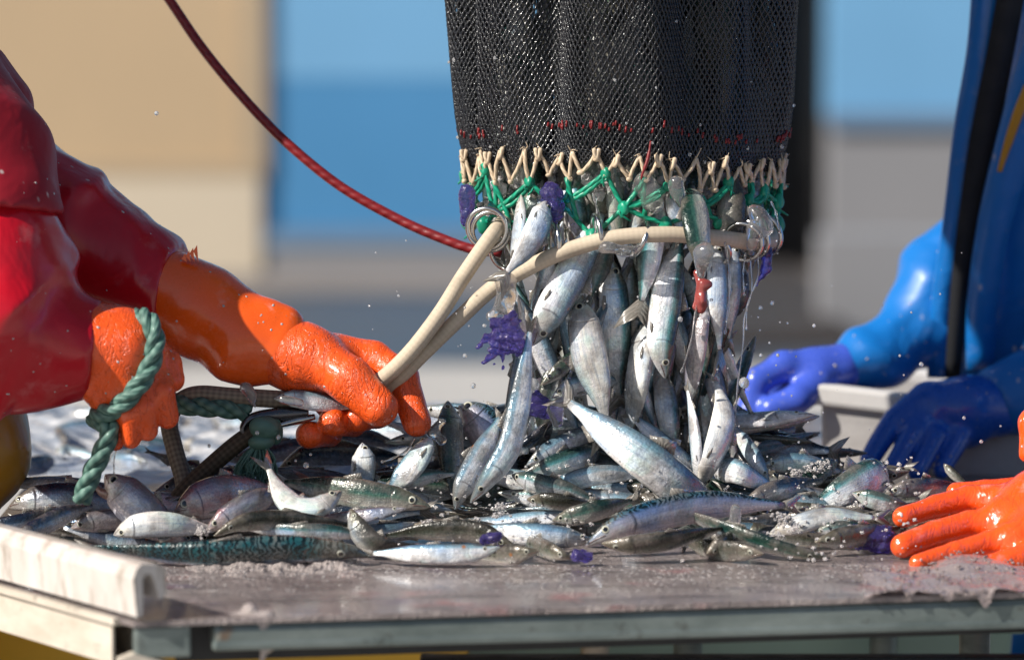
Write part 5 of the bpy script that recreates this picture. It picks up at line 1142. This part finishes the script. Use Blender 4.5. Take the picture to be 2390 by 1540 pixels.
def blob(name, prims, vox, mat, label, cat, seed=1, amp=.002, group=None):
    w_ = Waves(240, seed); sm = mat != 'jelly'; w1_ = Waves(520, seed+5)
    if not sm: w_ = lambda X, a=Waves(330, seed), b=Waves(700, seed+3): .55*np.abs(a(X))*1.6-.3+.5*b(X)
    V, F = sdf_mesh(prims, vox, lambda X: amp*w_(X), 1 if sm else 0); return tag(mesh(name, V, F, M[mat], None, sm), label, cat, group)
jg = 'pieces of purple jellyfish'
blob('jellyfish_piece', [c2(1165, 760, -.05, 1195, 790, -.05, 22, 30, .003), c2(1192, 748, -.05, 1207, 810, -.05, 20, 18, .003), c2(1165, 785, -.05, 1145, 840, -.05, 20, 8, .003), c2(1135, 785, -.05, 1114, 812, -.05, 9, 4, .003), c2(1150, 820, -.05, 1128, 850, -.05, 8, 4, .003), c2(1180, 800, -.05, 1172, 858, -.05, 10, 3, .003)], .0014, 'jelly', 'largest torn purple jellyfish piece in the air left of the fish', 'jellyfish', 1, .0042, jg)
blob('jellyfish_piece', [c2(1250, 945, -.02, 1275, 955, -.02, 28, 24, .006)], .002, 'jelly', 'purple jellyfish piece beside the diving silver fish', 'jellyfish', 2, .004, jg)
blob('jellyfish_piece', [c2(1348, 1296, -.262, 1372, 1299, -.262, 15, 12, .006)], .002, 'jelly', 'purple jellyfish piece at the foot of the pile on the table', 'jellyfish', 3, .003, jg)
blob('jellyfish_piece', [c2(1130, 1258, -.235, 1160, 1252, -.235, 13, 12, .006)], .002, 'jelly', 'small purple jellyfish piece above the clean white fish', 'jellyfish', 4, .002, jg)
blob('jellyfish_piece', [c2(1287, 450, .004, 1293, 495, .0, 26, 24, .006)], .002, 'jelly', 'purple jellyfish piece caught behind the green mesh', 'jellyfish', 5, .003, jg)
blob('jellyfish_piece', [c2(1090, 450, .03, 1090, 515, .03, 20, 16, .006)], .002, 'jelly', 'dark purple jellyfish piece at the left rim of the net', 'jellyfish', 6, .002, jg)
blob('jellyfish_piece', [c2(1790, 585, .03, 1788, 630, .03, 13, 12, .004), c2(1788, 630, .03, 1765, 665, .03, 10, 3, .004)], .0015, 'jelly', 'blue jellyfish strip dangling from the rightmost ring', 'jellyfish', 7, .002, jg)
blob('jellyfish_piece', [c2(2060, 1258, -.165, 2000, 1252, -.165, 34, 26, .01)], .0025, 'jelly', 'dark purple jellyfish lump next to the orange glove', 'jellyfish', 8, .004, jg)
blob('fish_guts', [c2(1630, 640, -.045, 1640, 660, -.045, 9, 13, .002), c2(1645, 665, -.05, 1630, 690, -.045, 14, 13, .002), c2(1640, 690, -.05, 1641, 700, -.05, 13, 12, .002), c2(1634, 690, -.045, 1631, 715, -.045, 14, 10, .003), c2(1640, 712, -.048, 1636, 724, -.048, 10, 10, .003)], 1*.0014, 'guts', 'red fish guts hanging out between two falling fish', 'guts', 9, .003)
sg_ = 'lumps of clear slime'
for i, (p, lab) in enumerate((
    ([c2(1180, 660, -.045, 1185, 720, -.045, 24, 16, .006), c2(1170, 700, -.045, 1150, 740, -.045, 12, 8, .006)], 'clear slime lump hanging above the purple jellyfish'),
    ([c2(1770, 500, -.0, 1785, 540, .0, 26, 18, .006), c2(1760, 530, .0, 1755, 575, .0, 18, 12, .006)], 'clear slime lump glinting on the rightmost rings'),
    ([c2(1640, 590, -.085, 1636, 640, -.08, 26, 10, .006)], 'clear slime drop round the snout of the caught fish'),
    ([c2(1470, 585, -.05, 1410, 578, -.05, 13, 14, .006), c2(1470, 585, -.05, 1490, 575, -.05, 10, 6, .006)], 'clear slime shred lying along the rope'),
    ([c2(1300, 960, -.05, 1300, 985, -.05, 20, 12, .006)], 'clear slime lump beside the small purple jelly'),
    ([c2(1580, 430, -.02, 1590, 480, -.02, 18, 10, .006)], 'clear slime lump on the green mesh knot'),
    ([c2(1030, 985, -.03, 1012, 1010, -.03, 14, 14, .006), c2(1030, 1025, -.03, 1012, 1010, -.03, 15, 10, .006)], 'clear slime shred at the tip of the pointing finger'),
    ([c2(575, 908, -.05, 590, 925, -.05, 12, 13, .004), c2(590, 935, -.05, 598, 955, -.05, 4, 3, .003)], 'pinkish slime shred on the grey rope'),
    ([c2(700, 940, -.06, 660, 932, -.06, 12, 9, .004)], 'slime shred stuck to the fish inside the glove'),
    ([c2(1500, 430, -.012, 1525, 470, -.012, 28, 26, .01)], 'whitish slime lump inside the green mesh'),
    ([c2(1720, 1190, -.2, 1712, 1255, -.21, 13, 10, .004)], 'slime strip across the lilac mackerel'))):
    blob('slime', p, .0018, 'slime', lab, 'slime', 40+i, .003, sg_)
# melting plastic-like ice shreds hanging from the front rail
blob('ice_shred', [c2(580, 1418, -.575, 615, 1455, -.585, 16, 18, .004), c2(615, 1455, -.585, 622, 1500, -.585, 24, 20, .004), c2(615, 1500, -.585, 612, 1540, -.585, 14, 4, .004), c2(540, 1440, -.575, 600, 1430, -.575, 8, 10, .004), c2(600, 1432, -.575, 720, 1458, -.57, 8, 5, .004)], .0018, 'slush2', 'ragged ice shred dripping from the front rail at left', 'ice', 61, .003)
sgp = 'hanging slime threads'
for lab, pts, r in (('slime thread with a bead hanging right of the net mesh', [(1800, 470, .02), (1812, 500, .02), (1820, 545, .02)], .0012),
    ('long slime thread falling from the caught fish head', [(1692, 565, -.03), (1703, 640, -.03), (1700, 720, -.03), (1692, 780, -.03)], .0012),
    ('longest slime thread falling at the right of the curtain', [(1752, 600, .01), (1755, 680, .0), (1738, 740, .0), (1735, 800, .0), (1722, 900, -.01), (1715, 1000, -.02)], .0010),
    ('slime thread crossing the longest one at right', [(1770, 600, .02), (1768, 650, .0), (1745, 710, .0), (1742, 770, .0)], .0010),
    ('slime thread left of the pink torn fish', [(1640, 650, -.05), (1625, 720, -.05), (1612, 800, -.05), (1590, 870, -.05)], .0012),
    ('thin curved slime thread under the pointing finger', [(968, 1020, -.04), (950, 1050, -.05), (915, 1070, -.06), (890, 1078, -.06)], .0013),
    ('thin thread under the left glove', [(272, 1045, -.16), (266, 1075, -.16), (266, 1105, -.16)], .0007),
    ('slime thread with pale tip on the green mesh', [(1385, 450, -.02), (1395, 500, -.025), (1392, 540, -.03), (1380, 575, -.035)], .0018),
    ('short bead thread near the middle ring', [(1740, 590, .0), (1735, 640, .0), (1738, 690, .0)], .0009)):
    c = crspline([P(*p) for p in pts], 40); rr = r*(1+.35*np.sin(np.linspace(0, 19, 40))); rr[-3:] *= (1.4, 2.0, 1.2)
    tag(mesh('slime_thread', *tube(c, rr, 6)[:2], M['slime']), lab, 'thread', sgp)
m = MB()
for (u, v, r) in ((1737, 893, 12), (1775, 718, 5), (1802, 707, 5), (1838, 754, 3), (1796, 800, 3), (1776, 829, 4), (1815, 829, 4), (1085, 830, 5), (1085, 718, 3), (862, 714, 3), (365, 265, 5), (930, 690, 3), (1105, 900, 6), (1245, 898, 14), (1150, 790, 5), (1130, 760, 4), (715, 1086, 7), (690, 1075, 3), (725, 1060, 3), (515, 1135, 6), (505, 1130, 4), (570, 1150, 8), (590, 1155, 4), (600, 1150, 4), (640, 1130, 4), (600, 1010, 5), (620, 1000, 4), (650, 1020, 5), (488, 1040, 4), (1650, 750, 4), (1588, 745, 6), (1660, 700, 4), (1900, 760, 4), (2150, 850, 5), (2100, 830, 3), (2250, 975, 4), (2290, 1030, 4), (2040, 1080, 3), (2240, 1330, 3)):
    V, F = lump(P(u, v, -.09 if v > 1000 else -.04), r*PXM, int(u), (1, 1, 1.1), .12, 1.5, ICO2); m.add(V, F)
for k in range(150):
    u = r_.gauss(1480, 330); v = r_.uniform(560, 1120); V, F = lump(P(u, v, r_.uniform(-.18, .1)), r_.uniform(.0004, .0013), k, (1, 1, 1.2), .1, 1.5, ICO1); m.add(V, F)
for k in range(26):                                # splashes on the net
    th = r_.uniform(-math.pi, 0); p = outw(rim(th, r_.uniform(.01, .22)), .003)[0]; V, F = lump(p, r_.uniform(.0006, .0022), k, (1, .6, 1.3), .35, 2.4, ICO2); m.add(V, F)
kind(m.build('water_drops', M['drop']), 'stuff')

# loose scales, salt and flecks stuck to gloves and oilskins
m = MB()
def flecks(o, n, rmin, rmax, par):
    me = o.data; off = np.array(o.parent.location) if o.parent else 0
    if o.parent and o.parent.parent: off = off+np.array(o.parent.parent.location)
    vs = me.vertices
    for k in range(n):
        v = vs[r_.randrange(len(vs))]; p = np.array(v.co)+off; nn = np.array(v.normal)
        x = nrm(np.cross(nn, (.3, .2, 1.0))); y = np.cross(nn, x); a = r_.uniform(0, 6.28); x, y = x*math.cos(a)+y*math.sin(a), y*math.cos(a)-x*math.sin(a)
        V, F = shard((0, 0, 0), 1.0, k+par*1000); r = r_.uniform(rmin, rmax)
        m.add(p+r*(V[:, :1]*x*r_.uniform(.7, 1.6)+V[:, 1:2]*y+V[:, 2:]*nn*.22), F)
par = 0
for o in (red, blue, third):
    for c in o.children:
        par += 1
        if c.name.startswith(('sleeve', 'jacket_sleeve')): flecks(c, 130, .0004, .0018, par)
        elif c.name.startswith('jacket'): flecks(c, 60, .0004, .0014, par)
        elif c.name.startswith('glove'):
            flecks(c, 60, .0005, .0022, par)
            for h in c.children:
                if h.name.startswith('hand'): flecks(h, 40, .0005, .0022, par+50)
kind(m.build('fish_scales', M['fleck'], None, True), 'stuff')
